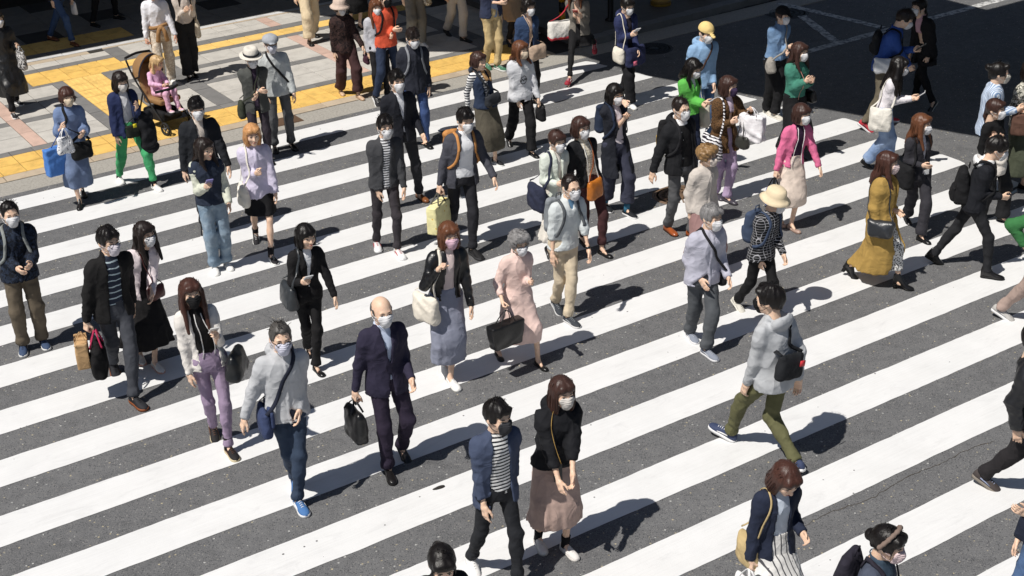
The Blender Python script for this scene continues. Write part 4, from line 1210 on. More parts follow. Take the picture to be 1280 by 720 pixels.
def beyond(w, n, e, r):
    """the space past a plane at w, near w: cuts sleeves and trouser legs"""
    return lambda X, Y, Z: np.maximum(e - ((X - w[0]) * n[0] + (Y - w[1]) * n[1] + (Z - w[2]) * n[2]), np.sqrt((X - w[0]) ** 2 + (Y - w[1]) ** 2 + (Z - w[2]) ** 2) - r)
def col3(c): return c if isinstance(c, tuple) else (c,)
def _mat(c, kind='cloth'):
    """colour spec: '#rrggbb' | ('#rrggbb', pattern, '#second') | ('leather', '#rrggbb')"""
    if isinstance(c, tuple):
        if c[0] == 'leather': return leather(c[1])
        if c[0] == 'satin': return cloth(c[1], rough=.45, spec=.5)
        return cloth(*c)
    return cloth(c)
def garment(P, name, S, c, vox=None):
    V, F = S.mesh(vox or P.vox)
    o = MB().add(V, F).build(name, _mat(c), P.root); P.sdfs.append(S)
    return o
def top(P, name, c, hem=.90, fit=.014, sl=1.0, sf=None, open=None, collar=None, flare=.1, cuff=None, wr=.0036, lapel=False, zip_=None, hood=None, puff=0, neck=1.47, sw=0.0):
    """upper garment; hem as reference height, sl sleeve length, open=[(z,half width),...] the front gap"""
    s, dz = P.s, P.dz; seed = len(PEOPLE) + len(P.sdfs) * .7
    S = Sdf(); z0 = hem * s + (dz if hem > .75 else dz * hem)
    cyo = 0
    if hem < .75: S.loft(P.leg_rows(z0, fit, flare) + P.rows(.87 * s + dz, neck * s + dz, fit, 0, 14), k=.03, pleat=(.03, 6, seed), p=2.4, pz=.80 * s + dz); over_legs(P, S, z0, .056 * s + fit * .3)
    else: S.loft(P.rows(z0, neck * s + dz, fit, flare, 16), k=.03)
    sf = fit if sf is None else sf
    for sd in (1, -1):
        S_, E_, W = P.arms[sd][:3]
        if sl <= 0: continue
        S.cap(S_ + np.array([-sd * .02, 0, -.005]), S_ + (E_ - S_) * .2, .046 * s + sf * .5, .044 * s + sf, k=.05)
        total = 1.0
        a1 = min(1, sl / .55); e = S_ + (E_ - S_) * a1
        S.cap(S_, e, .046 * s + sf * .8, .040 * s + sf * .9, k=.035, fold=(.003 + .1 * sf, 58, seed))
        if sl > .55:
            f2 = min(1, (sl - .55) / .45); w = E_ + (W - E_) * f2
            S.cap(E_, w, .039 * s + sf * .9, .028 * s + sf * .75 + sw, k=.02, fold=(.0035 + .1 * sf, 66, seed + 2))
            if puff: S.cap(E_ + (w - E_) * .3, E_ + (w - E_) * .8, .05 * s + puff, .045 * s + puff, k=.03)
            n = (W - E_) / np.linalg.norm(W - E_)
            S.func(beyond(w, n, .006, .09), w - .1, w + .1, mode='s', k=.004)
    zsh = 1.40 * s + dz
    if collar == 'shirt' or lapel:
        ring_collar(S, P, .060 * s, .016 * s, 1.462 * s + dz, .018, gap=open is not None or collar == 'shirt')
    elif collar == 'crew': ring_collar(S, P, .060 * s, .012 * s, 1.452 * s + dz, .02)
    elif collar == 'high': ring_collar(S, P, .058 * s, .020 * s, 1.475 * s + dz, .01)
    if collar == 'hood' or hood:
        ox, oy = P.off(1.45 * s + dz)
        Rm = Matrix.Rotation(R_(-28), 4, 'X')
        S.ell((ox, oy + .098, 1.430 * s + dz), (.122 * s, .062 * s, .082 * s), k=.012, R=Rm)
        ring_collar(S, P, .078 * s, .026 * s, 1.455 * s + dz, .04)
        S.ell((ox, oy + .060, 1.500 * s + dz), (.080 * s, .060 * s, .065 * s), k=.010, mode='s')
    if open:
        zs = np.array([z for z, w in open])[::1] * 1.0; order = np.argsort(zs)
        zs = zs[order] * s + np.where(zs[order] > .75, dz, dz * zs[order]); ws = np.array([w for z, w in open])[order] * s
        def offx(Z): return P.off(Z)
        wz = lambda Z: np.interp(Z, zs, ws, left=ws[0], right=ws[-1])
        def cut(X, Y, Z):
            ox, oy = P.off(Z)
            return np.maximum(np.maximum(np.abs(X - ox) - wz(Z), Y - oy + .02), zs[0] - .02 - Z)
        S.func(cut, (-.6, -.6, -1), (.6, .6, 2.2), mode='s', k=.006)
        if lapel:
            zl = zs[np.argmax(ws > .012)] if (ws > .012).any() else 0
            def lap(X, Y, Z):
                ox, oy = P.off(Z); e = np.abs(X - ox) - wz(Z)
                wd = np.interp(Z, [1.05 * s + dz, 1.30 * s + dz, 1.42 * s + dz], [.0, .062 * s, .045 * s])
                return np.where((e > -.01) & (e < wd) & (Y < oy - .02) & (Z > 1.05 * s + dz) & (Z < 1.45 * s + dz), -.011, 0.0)
            S.post.append(lap)
    else:
        if zip_:
            def zp(X, Y, Z):
                ox, oy = P.off(Z); return np.where((np.abs(X - ox) < .012) & (Y < oy), -.006, 0.0) + np.where((np.abs(np.abs(X - ox) - .02) < .007) & (Y < oy), .006, 0)
            S.post.append(zp)
    # hem and cuffs read as an edge
    S.post.append(lambda X, Y, Z: np.where((Z < z0 + .030) & (Z > z0 + .018), .005, 0.0) + 0 * X + 0 * Y)
    S.post.append(wrinkle(wr, seed))
    return garment(P, name, S, c, P.vox * (1.3 if sl <= 0 else 1))
def ring_collar(S, P, rad, tub, z, tilt, gap=False):
    ox, oy = P.off(z)
    def fn(X, Y, Z):
        x, y = X - ox * .98, Y - oy - .012
        q = np.sqrt(x * x + (y * .95) ** 2)
        zc = z + (y / rad) * tilt
        d = np.sqrt((q - rad - (zc - Z) * .35) ** 2 + ((Z - zc) * .62) ** 2) - tub * .62
        if gap: d = np.maximum(d, -(np.maximum(np.abs(x) - np.clip((z + .02 - Z) * -.2 + .012, .006, .03), y + .02)))
        return d
    S.func(fn, (ox - rad - tub * 2, oy - rad - tub * 2, z - tub * 2 - tilt - .02), (ox + rad + tub * 2, oy + rad + tub * 2 + .02, z + tub * 2 + tilt + .02), k=.008)
def trousers(P, c, fit=.016, ankle=.012, wide=0.0, end=.99, knee=None, waist=1.04, name='trousers', wr=.0032):
    """legs; wide adds to the ankle radius, end = how far down the shank they reach"""
    s, dz = P.s, P.dz; S = Sdf(); seed = len(PEOPLE) * 1.1
    S.loft(P.rows(.84 * s + dz, waist * s + dz, .004, 0, 6), k=.03)
    for sd in (1, -1):
        Hp, K, A = P.legs[sd]
        S.ell(Hp + np.array([-sd * .008, .012, -.015]), (.092 * s, .108 * s, .105 * s), k=.04)
        e = K + (A - K) * end
        rk = .046 * s + fit * (1 + .0) + wide * .45; ra = .036 * s + ankle + wide
        S.cap(Hp, K, .076 * s + fit * .6 + wide * .2, rk, k=.03, fold=(.0045, 38, seed + sd))
        S.cap(K, K + (A - K) * .4, rk - .004, .047 * s + fit * .7 + wide * .6, k=.03); S.cap(K, e, rk - .002, ra, k=.03, fold=(.0055, 52, seed * 2 + sd))
        n = (A - K) / np.linalg.norm(A - K)
        S.cap(e - n * .06, e - n * .02, ra + .004, ra + .006, k=.02)
        S.func(beyond(e, n, 0, .13 + wide), e - .2, e + .2, mode='s', k=.004)
    def crease(X, Y, Z): return 0.0042 * np.sin(34 * Z + 14 * X + 2 * np.sin(13 * Y + seed)) * np.exp(-((Z - .47 * s) / (.10 * s)) ** 2) + 0.005 * np.sin(48 * Z + 18 * Y + seed) * np.exp(-((Z - .13 * s) / (.07 * s)) ** 2)
    S.post.append(crease); S.post.append(wrinkle(wr, seed, .9))
    return garment(P, name, S, c, P.vox * 1.14)
def over_legs(P, S, z0, r):
    for sd in (1, -1):
        Hp, K, A = P.legs[sd]
        S.cap(Hp, K, r * 1.1, r, k=.07)
        if K[2] > z0 - .03: S.cap(K, A, r, r * .95, k=.07)
    S.func(lambda X, Y, Z: Z - z0, (-1.5, -1.5, z0 - .6), (1.5, 1.5, z0 + .05), mode='s', k=.004)
def skirt(P, c, hem=.45, flare=.16, waist=1.05, pleat=.05, n=9, name='skirt', fit=.012, wr=.004):
    s, dz = P.s, P.dz; S = Sdf(); seed = len(PEOPLE) * .9
    z0, z1 = hem * s, waist * s + dz
    rows = P.leg_rows(z0, fit, flare) + P.rows(.87 * s + dz, z1, fit, 0, 4)
    pz_ = .80 * s + dz
    S.loft(rows, k=.02, pleat=(pleat, n, seed), p=2.4, pz=pz_)
    over_legs(P, S, z0, .062 * s)
    S.post.append(wrinkle(wr, seed, .7))
    return garment(P, name, S, c, P.vox * 1.2)
def drape(P, pts, offs=.009, it=6):
    pts = np.array(pts, float); nrm = np.zeros_like(pts)
    f = lambda q: np.min([S.at(q) + sum(p(q[:, 0], q[:, 1], q[:, 2]) for p in S.post) for S in P.sdfs], 0)
    e = .004
    for _ in range(it):
        d = f(pts)
        g = np.stack([f(pts + np.eye(3)[i] * e) - d for i in range(3)], 1); g /= np.linalg.norm(g, axis=1)[:, None] + 1e-9
        pts = pts - np.clip(d - offs, -.05, .05)[:, None] * g * .9; nrm = g
    return pts, nrm
def strap(P, name, ctrl, c, w=.016, parent=None, n=5, offs=.010, free=(0, 0), th=.004, mat=None):
    """ribbon laid over the clothes along control points (person's frame); the first/last `free` points hang free"""
    path = smooth_path(ctrl, n)
    k0, k1 = free[0] * n, len(path) - free[1] * n
    q, g = drape(P, path, offs)
    out = path.copy(); out[k0:k1] = q[k0:k1]
    for _ in range(2): out[1:-1] = .25 * out[:-2] + .5 * out[1:-1] + .25 * out[2:]
    T = np.gradient(out, axis=0); side = np.cross(g, T)
    side[np.linalg.norm(side, axis=1) < 1e-6] = (1, 0, 0)
    V, F = tube(out, .01, 6, flat=(w, th), side=side)
    o = MB().add(V, F).build(name, mat or _mat(c), parent if parent is not None else P.root)
    return o
# ------------------------------------------------------------------ bags, phones and other carried things
def _bagroot(P, name, pos, label, cat, group):
    w = P.world(pos)
    return empty(name, tuple(w), R_(P.yaw), label, cat, group)
def soft_mesh(w, d, h, taper=0.0, rad=.02, bulge=.0, wr=.006, seed=0, vox=.013, R=None, open_top=False, crush=1.0, z0=0.0):
    S = Sdf(); soft = rad > .015; vox = max(vox, .013)
    S.box((0, 0, z0 - h / 2), (w / 2, d / 2, h / 2), rad=max(rad, min(d * .42, .05)) if soft else rad, taper=taper, R=R, pinch=.42 if soft else .15,
          fn2=lambda x, y, z: (.02 * np.clip(2 * z / h, 0, 1) ** 2 * (1 - np.clip(2 * x / w, -1, 1) ** 2) if soft else 0) - bulge * (1 - np.clip(2 * x / w, -1, 1) ** 2) * (1 - np.clip(2 * z / h, -1, 1) ** 2))
    if open_top: S.box((0, 0, z0 + .002), (w / 2 * (1 + taper) - .014, d / 2 * (1 + taper) - .012, .05), rad=.008, R=R, mode='s', k=.003)
    a = seed * 1.9
    S.post.append(lambda X, Y, Z: wr * (.6 * np.sin(crush * (26 * X + 20 * Y - 31 * Z) + 2 * np.sin(17 * Z + a)) + .6 * np.sin(crush * (41 * Y + 24 * Z + 13 * X) + a) * np.sin(crush * 30 * X + 2 * a)))
    if soft:
        S.post.append(lambda X, Y, Z: -.006 * (1 - np.abs(np.sin(19 * X + 9 * Z + a + 2 * np.sin(11 * Z)))) ** 3 - .005 * (1 - np.abs(np.sin(14 * Z - 13 * X + 2 * a))) ** 3)
    return S.mesh(vox)
def hand_bag(P, sd, size, c, label, cat='bag', name='handbag', drop=.12, ang=0, taper=0, wr=.004, rad=.02, bulge=.01, open_top=False, hc=None, hw=.010, group=None, gap=.5, crush=1.0, logo=None, tilt=0, dx=0, dy=0):
    s = P.s; W, d = P.arms[sd][2], P.arms[sd][3]; w, dp, hh = (x * 1.0 for x in size)
    grip = W + d * .088 * s + np.array([dx, dy, 0])
    topz = max(grip[2] - drop, hh + .03)
    base = np.array([grip[0] + sd * .012, grip[1], topz])
    root = _bagroot(P, name, base, label, cat, group)
    R = Matrix.Rotation(R_(90 + ang), 4, 'Z') @ Matrix.Rotation(R_(tilt), 4, 'Y')
    V, F = soft_mesh(w, dp, hh, taper, rad, bulge, wr, len(PEOPLE), .013, None, open_top, crush)
    M = np.array(R); MB().add(xf(M, V), F).build('bag_body', _mat(c), root)
    g = grip - base
    for k in (-1, 1):
        x0 = gap * w / 2; y = k * dp * .42
        a, b = xf(M, [(-x0, y, -.03), (x0, y, -.03)])
        mid = g + np.array(xf(M, [(0, k * .006, 0)])[0]) * 1.0
        P_ = smooth_path([a, a * .5 + mid * .5 + (a - b) * .10, mid, b * .5 + mid * .5 + (b - a) * .10, b], 4)
        V, F = tube(P_, .006, 6, flat=(hw, .004), side=(b - a) if False else np.array(xf(M, [(0, 1, 0)])[0]))
        MB().add(V, F).build('handle', _mat(hc or c), root)
    if logo:
        hexs, lw, lh, lz = logo
        V = boxv((0, -dp / 2 - bulge - .001, -hh * lz), (lw / 2, .004, lh / 2)); MB().add(xf(M, V), BOXF).build('label_patch', plain(hexs, .6), root)
    return root
def side_bag(P, sd, size, c, label, pos, cat='bag', name='shoulder_bag', ang=0, taper=0, wr=.004, rad=.025, bulge=.02, sc=None, sw=.014, mode='S', group=None, open_top=False, logo=None, tilt=0, nostrap=False, flap=False, crush=1.0, hs=2):
    """bag hanging at the body: pos=(out, forward, height of its top); mode S = strap over the same shoulder, X = across the chest"""
    s = P.s; ox, oy = P.off(pos[2] * s)
    base = np.array([ox + sd * pos[0] * s, oy - pos[1] * s, pos[2] * s + P.dz])
    root = _bagroot(P, name, base, label, cat, group)
    R = Matrix.Rotation(R_(90 + ang), 4, 'Z') @ Matrix.Rotation(R_(tilt), 4, 'Y'); M = np.array(R)
    w, dp, hh = size
    V, F = soft_mesh(w, dp, hh, taper, rad, bulge, wr, len(PEOPLE) + 3, .013, None, open_top, crush)
    MB().add(xf(M, V), F).build('bag_body', _mat(c), root)
    if flap:
        V, F = soft_mesh(w * 1.01, dp * .4, hh * .62, 0, .012, .01, .003, 5, .010, None)
        V = V + np.array([0, sd * dp * .5 * (1 if abs(ang) < 91 else -1), .008]); MB().add(xf(M, V), F).build('flap', _mat(c if flap is True else flap), root)
    if logo:
        hexs, lw, lh, lx, lz, side = logo
        V = boxv((lx, side * (dp / 2 + bulge + .006), -hh * lz), (lw / 2, .004, lh / 2)); MB().add(xf(M, V), BOXF).build('label_patch', plain(hexs, .6), root)
    if not nostrap:
        shx, shy = P.off(1.43 * s); zsh = 1.455 * s + P.dz
        q = (sd if mode == 'S' else -sd)
        sh = np.array([shx + q * (.105 if mode == 'S' else .085) * s, shy + .01, zsh])
        e0, e1 = xf(M, [(-w * .45, 0, -.01), (w * .45, 0, -.01)]) + base
        fr, bk = (e0, e1) if e0[1] < e1[1] else (e1, e0)
        if mode == 'S':
            ctrl = [fr, fr * .6 + sh * .4 + np.array([0, -.07 * s, 0]), sh + np.array([0, -.085, -.09]) * s, sh + np.array([0, 0, .02]), sh + np.array([0, .10, -.09]) * s, bk * .6 + sh * .4 + np.array([0, .06 * s, 0]), bk]
        else:
            mid = lambda t, y: np.array([(base[0] * t + sh[0] * (1 - t)) * .92, y, base[2] * t + (sh[2] - .06) * (1 - t)])
            ctrl = [fr, mid(.75, shy - .19), mid(.4, shy - .2), sh + np.array([-q * .01, -.09, -.05]) * s, sh + np.array([0, 0, .02]), sh + np.array([-q * .01, .11, -.06]) * s, mid(.4, shy + .2), mid(.75, shy + .2), bk]
        path = smooth_path(ctrl, 6); qd, g = drape(P, path, .010)
        n = len(path); wgt = np.clip(np.minimum(np.arange(n), n - 1 - np.arange(n)) / 4.0, 0, 1)[:, None]
        out = path * (1 - wgt) + qd * wgt
        for _ in range(3): out[1:-1] = .25 * out[:-2] + .5 * out[1:-1] + .25 * out[2:]
        side = np.cross(g, np.gradient(out, axis=0))
        V, F = tube(out - base, .01, 6, flat=(sw, .004), side=side)
        MB().add(V, F).build('strap', _mat(sc or c), root)
    return root
def backpack(P, c, label, size=(.29, .15, .42), sc=None, z=1.42, out=.0, group='backpacks worn by pedestrians', sw=.018, pocket=True, pc=None):
    s = P.s; ox, oy = P.off(1.25 * s); w, d, hh = (x * s for x in size)
    bb = float(np.interp(1.25, [t[0] for t in TORSO['m']], [t[2] for t in TORSO['m']])) * s
    base = np.array([ox, oy + bb + d / 2 + .025 + out, z * s + P.dz])
    root = _bagroot(P, 'backpack', base, label, 'backpack', group)
    V, F = soft_mesh(w, d, hh, -.06, .055, .02, .005, len(PEOPLE), .012)
    MB().add(V, F).build('bag_body', _mat(c), root)
    if pocket:
        V, F = soft_mesh(w * .76, d * .4, hh * .42, 0, .025, .02, .004, 3, .012); MB().add(V + np.array([0, d * .52, -hh * .5]), F).build('front_pocket', _mat(pc or c), root)
        V, F = tube([(-.03, -d * .3, -.01), (-.025, -d * .35, .04), (.025, -d * .35, .04), (.03, -d * .3, -.01)], .007, 6); MB().add(V, F).build('grab_handle', _mat(sc or c), root)
    for sd in (1, -1):
        sh = np.array([ox + sd * .098 * s, P.off(1.43 * s)[1], 1.45 * s + P.dz])
        ctrl = [sh + np.array([-sd * .03, .17, -.06]) * s, sh + np.array([-sd * .01, .08, .01]) * s, sh, sh + np.array([.0, -.10, -.06]) * s, sh + np.array([sd * .015, -.15, -.19]) * s, sh + np.array([sd * .05, -.10, -.33]) * s, sh + np.array([sd * .07, .05, -.42]) * s]
        path = smooth_path(ctrl, 5); q, g = drape(P, path, .012)
        for _ in range(2): q[1:-1] = .25 * q[:-2] + .5 * q[1:-1] + .25 * q[2:]
        side = np.cross(g, np.gradient(q, axis=0))
        V, F = tube(q - base, .01, 6, flat=(sw, .006), side=side)
        MB().add(V, F).build('shoulder_strap', _mat(sc or c), root)
    return root
def phone(P, sd, label, c='#202126', tilt=0, fwd=.03):
    M = P.arms[sd][6]; d = P.arms[sd][3]
    X, Y, Z = M[:3, 0], M[:3, 1], M[:3, 2]
    pos = M[:3, 3] - Z * .115 * P.s + X * (.030) * (1 if sd < 0 else -1) - Y * fwd
    root = _bagroot(P, 'phone', pos, label, 'phone', 'phones held by pedestrians')
    up = np.array([-.0, -.55, .83]); # screen tilted back towards the face
    n = np.array([0, .62, .78]); t = np.array([1.0, 0, 0]); u = np.cross(n, t)
    B = np.stack([t, u, n], 1)
    V = boxv((0, 0, 0), (.038, .078, .005)); MB().add(V @ B.T, BOXF).build('phone_case', plain(c, .3), root, smooth=False)
    V = boxv((0, 0, .006), (.034, .073, .0012)); MB().add(V @ B.T, BOXF).build('screen', plain('#101216', .1), root, smooth=False)
    return root
def trim(P, zs, c, w=.006, name='trim'):
    """piping along both edges of an open front and round the neck"""
    s, dz = P.s, P.dz; pts = []
    L = [np.array([P.off(z * s + dz)[0] - (x + .006) * s, P.off(z * s + dz)[1] - .16 * s, z * s + dz]) for z, x in zs]
    Rr = [np.array([P.off(z * s + dz)[0] + (x + .006) * s, P.off(z * s + dz)[1] - .16 * s, z * s + dz]) for z, x in zs]
    bk = [np.array([P.off(1.44 * s + dz)[0], P.off(1.44 * s + dz)[1] + .10 * s, 1.46 * s + dz])]
    strap(P, name, L + bk + Rr[::-1], c, w=w, n=5, offs=.006, th=.004)
def badge(P, x, z, c='#f4f4f4', w=.03, h=.038, name='badge'):
    s = P.s; q, g = drape(P, [[P.off(z * s)[0] + x * s, P.off(z * s)[1] - .2, z * s + P.dz]], .012, 10)
    M = Matrix.Translation(q[0]); V = boxv((0, 0, 0), (w, .003, h), M); MB().add(V, BOXF).build(name, plain(c, .4), P.root, smooth=False)
def chest_print(P, z, kind, c='#2a2a2c', r=.06, x0=0.0):
    """flat print lying on the garment front: a ring with a scribbled word"""
    s = P.s; pts = []
    def put(path, w=.004):
        q, g = drape(P, [[P.off(z * s)[0] + (x0 + a) * s, P.off(z * s)[1] - .17 * s, (z + b) * s + P.dz] for a, b in path], .003, 8)
        V, F = tube(q, .003, 5, flat=(w, .0015), side=np.cross(g, np.gradient(q, axis=0))); MB_.add(V, F)
    MB_ = MB()
    if kind == 'ring':
        put([(r * math.cos(t), r * math.sin(t)) for t in np.linspace(.3, math.pi - .3, 12)], .005); put([(r * math.cos(t), r * math.sin(t)) for t in np.linspace(math.pi + .3, 2 * math.pi - .3, 12)], .005)
        put([(-.07 + .14 * t, -.012 + .016 * math.sin(22 * t) + .02 * t) for t in np.linspace(0, 1, 26)], .005)
    elif kind == 'line': put([(-r, 0), (0, 0), (r, 0)], .004)
    elif kind == 'patch':
        for k in range(5): put([(-r, -.012 + .006 * k), (0, -.012 + .006 * k), (r, -.012 + .006 * k)], .004)
    MB_.build('print', plain(c, .6), P.root)
def T(name, c, **o): return (top, name, c, o)
def TR(c, **o): return (trousers, c, o)
def SK(c, **o): return (skirt, c, o)
SUIT = [(.74, .03), (.95, .012), (1.02, .002), (1.06, .004), (1.43, .052), (1.5, .052)]
LOOSE = [(.74, .085), (1.0, .06), (1.3, .055), (1.5, .05)]
WIDE = [(.6, .13), (1.0, .10), (1.3, .085), (1.5, .06)]
NARROW = [(.74, .04), (1.1, .03), (1.5, .045)]
def shirt(c='#eef0f6', **o): return T('shirt', c, **{**dict(hem=.93, fit=.003, sl=0, collar='shirt', wr=.003), **o})
def tee(c, **o): return T('t_shirt', c, **{**dict(hem=.90, fit=.004, sl=0, collar='crew', wr=.003), **o})
SNK_W = ('sneaker', '#f0efec', '#f4f3ef', '#ffffff'); SNK_B = ('sneaker', '#26262a', '#efefec', '#d8d8d8'); BLK = ('shoe', '#1a191a', '#0d0d0d'); PMP = ('pump', '#1c1b1c', '#0d0d0d'); BOOT = ('boot', '#1b1a1b', '#0c0c0c')
PAVE = 'people on the pavement'
# ================= front rows
P = person('bald man in a dark purple suit and white mask carrying a black bag', (476, 374), (503, 572, 40), (489, 597), 25, hair=('bald', 'dgrey'), ra=('p', 443, 494, .06, 'grip'), la=('p', 514, 474, .10), chub=1.1, wear=[
    shirt('#c3d2ee'), TR('#31283c', fit=.02, ankle=.022), T('suit_jacket', '#2f2b42', hem=.80, fit=.016, open=SUIT, lapel=True)])
hand_bag(P, -1, (.36, .13, .30), ('leather', '#1a1a1c'), 'slouchy black bag hanging from the bald man\'s right hand', wr=.008, bulge=.02, tilt=6, drop=.07)
P = person('man in a light grey zip hoodie, dark jeans and blue sneakers', (349, 407), (375, 638), (371, 611, 28), 20, hair=('crop', 'dgrey'), glasses=1, la=('p', 374, 512, .04), ra=('p', 304, 528, .05), wear=[
    TR('#33435a', fit=.014, ankle=.012), T('hoodie', '#bfc1c5', hem=.84, fit=.022, collar='hood', zip_=1)], shoes=('sneaker', '#3f78b8', '#f0f0f0', '#f4f4f4'), mask='#dfe0f4')
side_bag(P, -1, (.30, .09, .25), '#36446a', 'navy crossbody bag at the hip of the man in the grey hoodie', (.20, .02, .98), mode='X', flap=True, sc='#23283a', sw=.02)
P = person('woman with long red-brown hair, black mask, cream jacket and purple trousers', (236, 352), (289, 571), (269, 545, 25), 25, sex='f', hair=('long', 'red'), ho=dict(len=.30, part=.02), la=('p', 271, 421, .26, 'hold'), ra=('p', 239, 484, .10), mask='#1e1e20', hp=0, wear=[
    T('blouse', '#1d1b1c', hem=.95, fit=.004, sl=0), TR('#a08aa8', fit=.006, ankle=.004), T('jacket', '#e9e3dc', hem=.86, fit=.014, open=[(.8, .09), (1.1, .08), (1.45, .06)])], shoes=('sneaker', '#242224', '#d8c9a6', '#6a4a3a'), sock='#1c1b1d')
phone(P, 1, 'white phone in the hand of the woman in purple trousers', '#e8e6e4')
trim(P, [(1.0, .02), (1.2, .022), (1.4, .03)], '#e8e6e4', .005)
side_bag(P, 1, (.34, .14, .26), ('leather', '#1e2022'), 'black leather handbag on the forearm of the woman in purple trousers', (.22, .16, 1.04), nostrap=True, taper=-.12, ang=-30)
P = person('woman in a blush jacket and long black skirt behind the man with shopping bags', (190, 280), (197, 463), (178, 452), 30, sex='f', hair=('long', 'soft'), ho=dict(len=.26), ra=('p', 187, 404, .06), la=('p', 190, 368, .22), hy=18, glasses=1, wear=[
    SK('#1b1a1c', hem=.30, flare=.22), T('top', '#19181b', hem=.9, fit=.003, sl=0, collar='crew'), T('jacket', '#efe0e4', hem=.86, fit=.014, open=NARROW, collar='shirt')], shoes=('sneaker', '#ece8e2', '#d8a898', '#fff6f0'))
side_bag(P, 1, (.20, .09, .15), ('leather', '#5b2f2c'), 'small maroon shoulder bag of the woman in the blush jacket', (.10, .16, 1.02), mode='X', sw=.006, ang=-70)
P = person('man in a black jacket over a striped tee carrying two bags', (134, 287), (172, 508), (143, 464, 42), 35, hair=('short', 'black'), hy=10, glasses=1, ra=('p', 106, 422, .12, 'grip'), la=('hang', -12), wear=[
    tee(('#2b3446', 'hstripe2', '#bcd0d8')), TR('#43464e', fit=.018, ankle=.016), T('jacket', '#1b1a1b', hem=.82, fit=.024, open=LOOSE, collar='high')], shoes=('sneaker', '#2a2b30', '#8e5230', '#1c1c1f'), mask='#e8dfe9')
hand_bag(P, -1, (.30, .14, .36), '#19181a', 'black drawstring bag with a pink handle in the man\'s right hand', hc='#c81e58', taper=.12, wr=.012, bulge=.02, drop=.14, ang=-25, dx=.07, dy=-.04)
hand_bag(P, -1, (.24, .13, .28), '#d0a56c', 'brown paper bag beside the black drawstring bag', cat='paper bag', name='paper_bag', taper=.06, rad=.006, bulge=0, wr=.003, drop=.07, ang=-20, dx=-.06, open_top=True, hw=.004)
P = person('man in a dark patterned fleece with hands together, left edge', (10, 255), (55, 433), (31, 440), 22, hair=('crop', 'black'), ra=('p', 22, 336, .22), la=('p', 38, 330, .24), hy=8, wear=[
    TR('#6a5e4d', fit=.03, ankle=.03), T('fleece', ('#27344a', 'mottle', '#11151f'), hem=.84, fit=.03, zip_=1, collar='high')], shoes=('sneaker', '#3b5072', '#e9e9e6', '#20283a'))
backpack(P, '#24272b', 'dark backpack with grey straps on the man in the fleece', sc='#8d9290', sw=.018)
P = person('man in a blue cardigan and striped shirt beside the woman in a pleated skirt', (621, 506), (652, 738), (592, 711, 20), 25, hair=('short', 'black'), hy=16, ra=('p', 609, 672, .16), la=('hang', -8), mask='#3a3b40', wear=[
    tee(('#f0f0ee', 'hstripe3', '#23242c'), fit=.008), TR('#26282d', fit=.012, ankle=.010), T('cardigan', '#44506c', hem=.78, fit=.022, sl=.88, open=[(.7, .10), (1.0, .085), (1.25, .07), (1.5, .05)])], shoes=SNK_W)
P = person('woman in a black jacket and dusty brown pleated skirt, hands clasped', (703, 477), (711, 694), (677, 685), 24, sex='f', hair=('bob', 'dbrown'), ho=dict(len=.17), ra=('p', 699, 604, .27), la=('p', 716, 598, .27), mask='#dcd6cf', h=1.60, wear=[
    SK('#bb9e92', hem=.33, flare=.12, pleat=.04, n=11), T('jacket', '#1a1b20', hem=.90, fit=.034, sl=.80, collar='hood', wr=.006)], shoes=('sneaker', '#e4e0dc', '#e0dcd6', '#f0ece8'), sock='#17171a')
strap(P, 'phone_cord', [(-.03, -.10, 1.44), (-.06, -.16, 1.3), (-.05, -.2, 1.1), (-.03, -.2, .96)], '#b08a3a', w=.002)
badge(P, -.05, .88, '#1a1b1f', .036, .075, 'phone_case')
P = person('black haired woman at the bottom edge looking down', (550, 682), yaw=12, sex='f', h=1.58, hair=('pony', 'black'), hp=24, mask=None, wear=[SK('#2a2a2e', hem=.4), T('top', '#1c1b1e', hem=.9, fit=.012, collar='crew')], st=.12)
P = person('woman in a navy cardigan and pinstripe skirt looking down', (979, 576), yaw=22, sex='f', h=1.56, hair=('bob', 'red'), ho=dict(len=.15), hp=34, lean=.06, mask=None, ra=('p', 938, 702, .08, 'grip'), la=('p', 1003, 666, .06), st=.1, wear=[
    tee('#c8d4e4'), SK(('#eceae6', 'vstripe2', '#55555a'), hem=.22, flare=.2, pleat=.04), T('cardigan', '#242c42', hem=.74, fit=.022, open=LOOSE)], shoes=SNK_W)
side_bag(P, -1, (.22, .10, .27), '#c8ad74', 'tan bag behind the arm of the woman in the navy cardigan', (.19, -.05, 1.03), mode='S', open_top=True, sw=.008)
hand_bag(P, -1, (.26, .10, .28), '#f0f0f0', 'white plastic bag in the hand of the woman in the navy cardigan', cat='plastic bag', name='plastic_bag', wr=.012, drop=.08)
P = person('woman with a braided headband and pink mask at the bottom edge', (1109, 661), yaw=52, sex='f', h=1.58, hair=('bun', 'black'), ho=dict(hi=0), mask='#f1d6d8', hp=12, st=.12, wear=[SK('#2a2c36', hem=.4), T('blouse', '#35495c', hem=.9, fit=.012, collar='shirt'), T('vest', '#4d5568', hem=.8, fit=.02, sl=.35, open=LOOSE)])
V, F = tube([(.096 * math.sin(a), .015 - .045 * math.cos(a), .030 + .098 * math.cos(a)) for a in np.linspace(-1.75, 1.75, 30)], [.013 + .004 * (k % 3 == 1) for k in range(30)], 8)
MB().add(xf(P.HM, V * P.hs * 1.06), F).build('headband', cloth('#8a7468'), P.root)
backpack(P, '#2c2936', 'dark backpack of the woman with the braided headband')
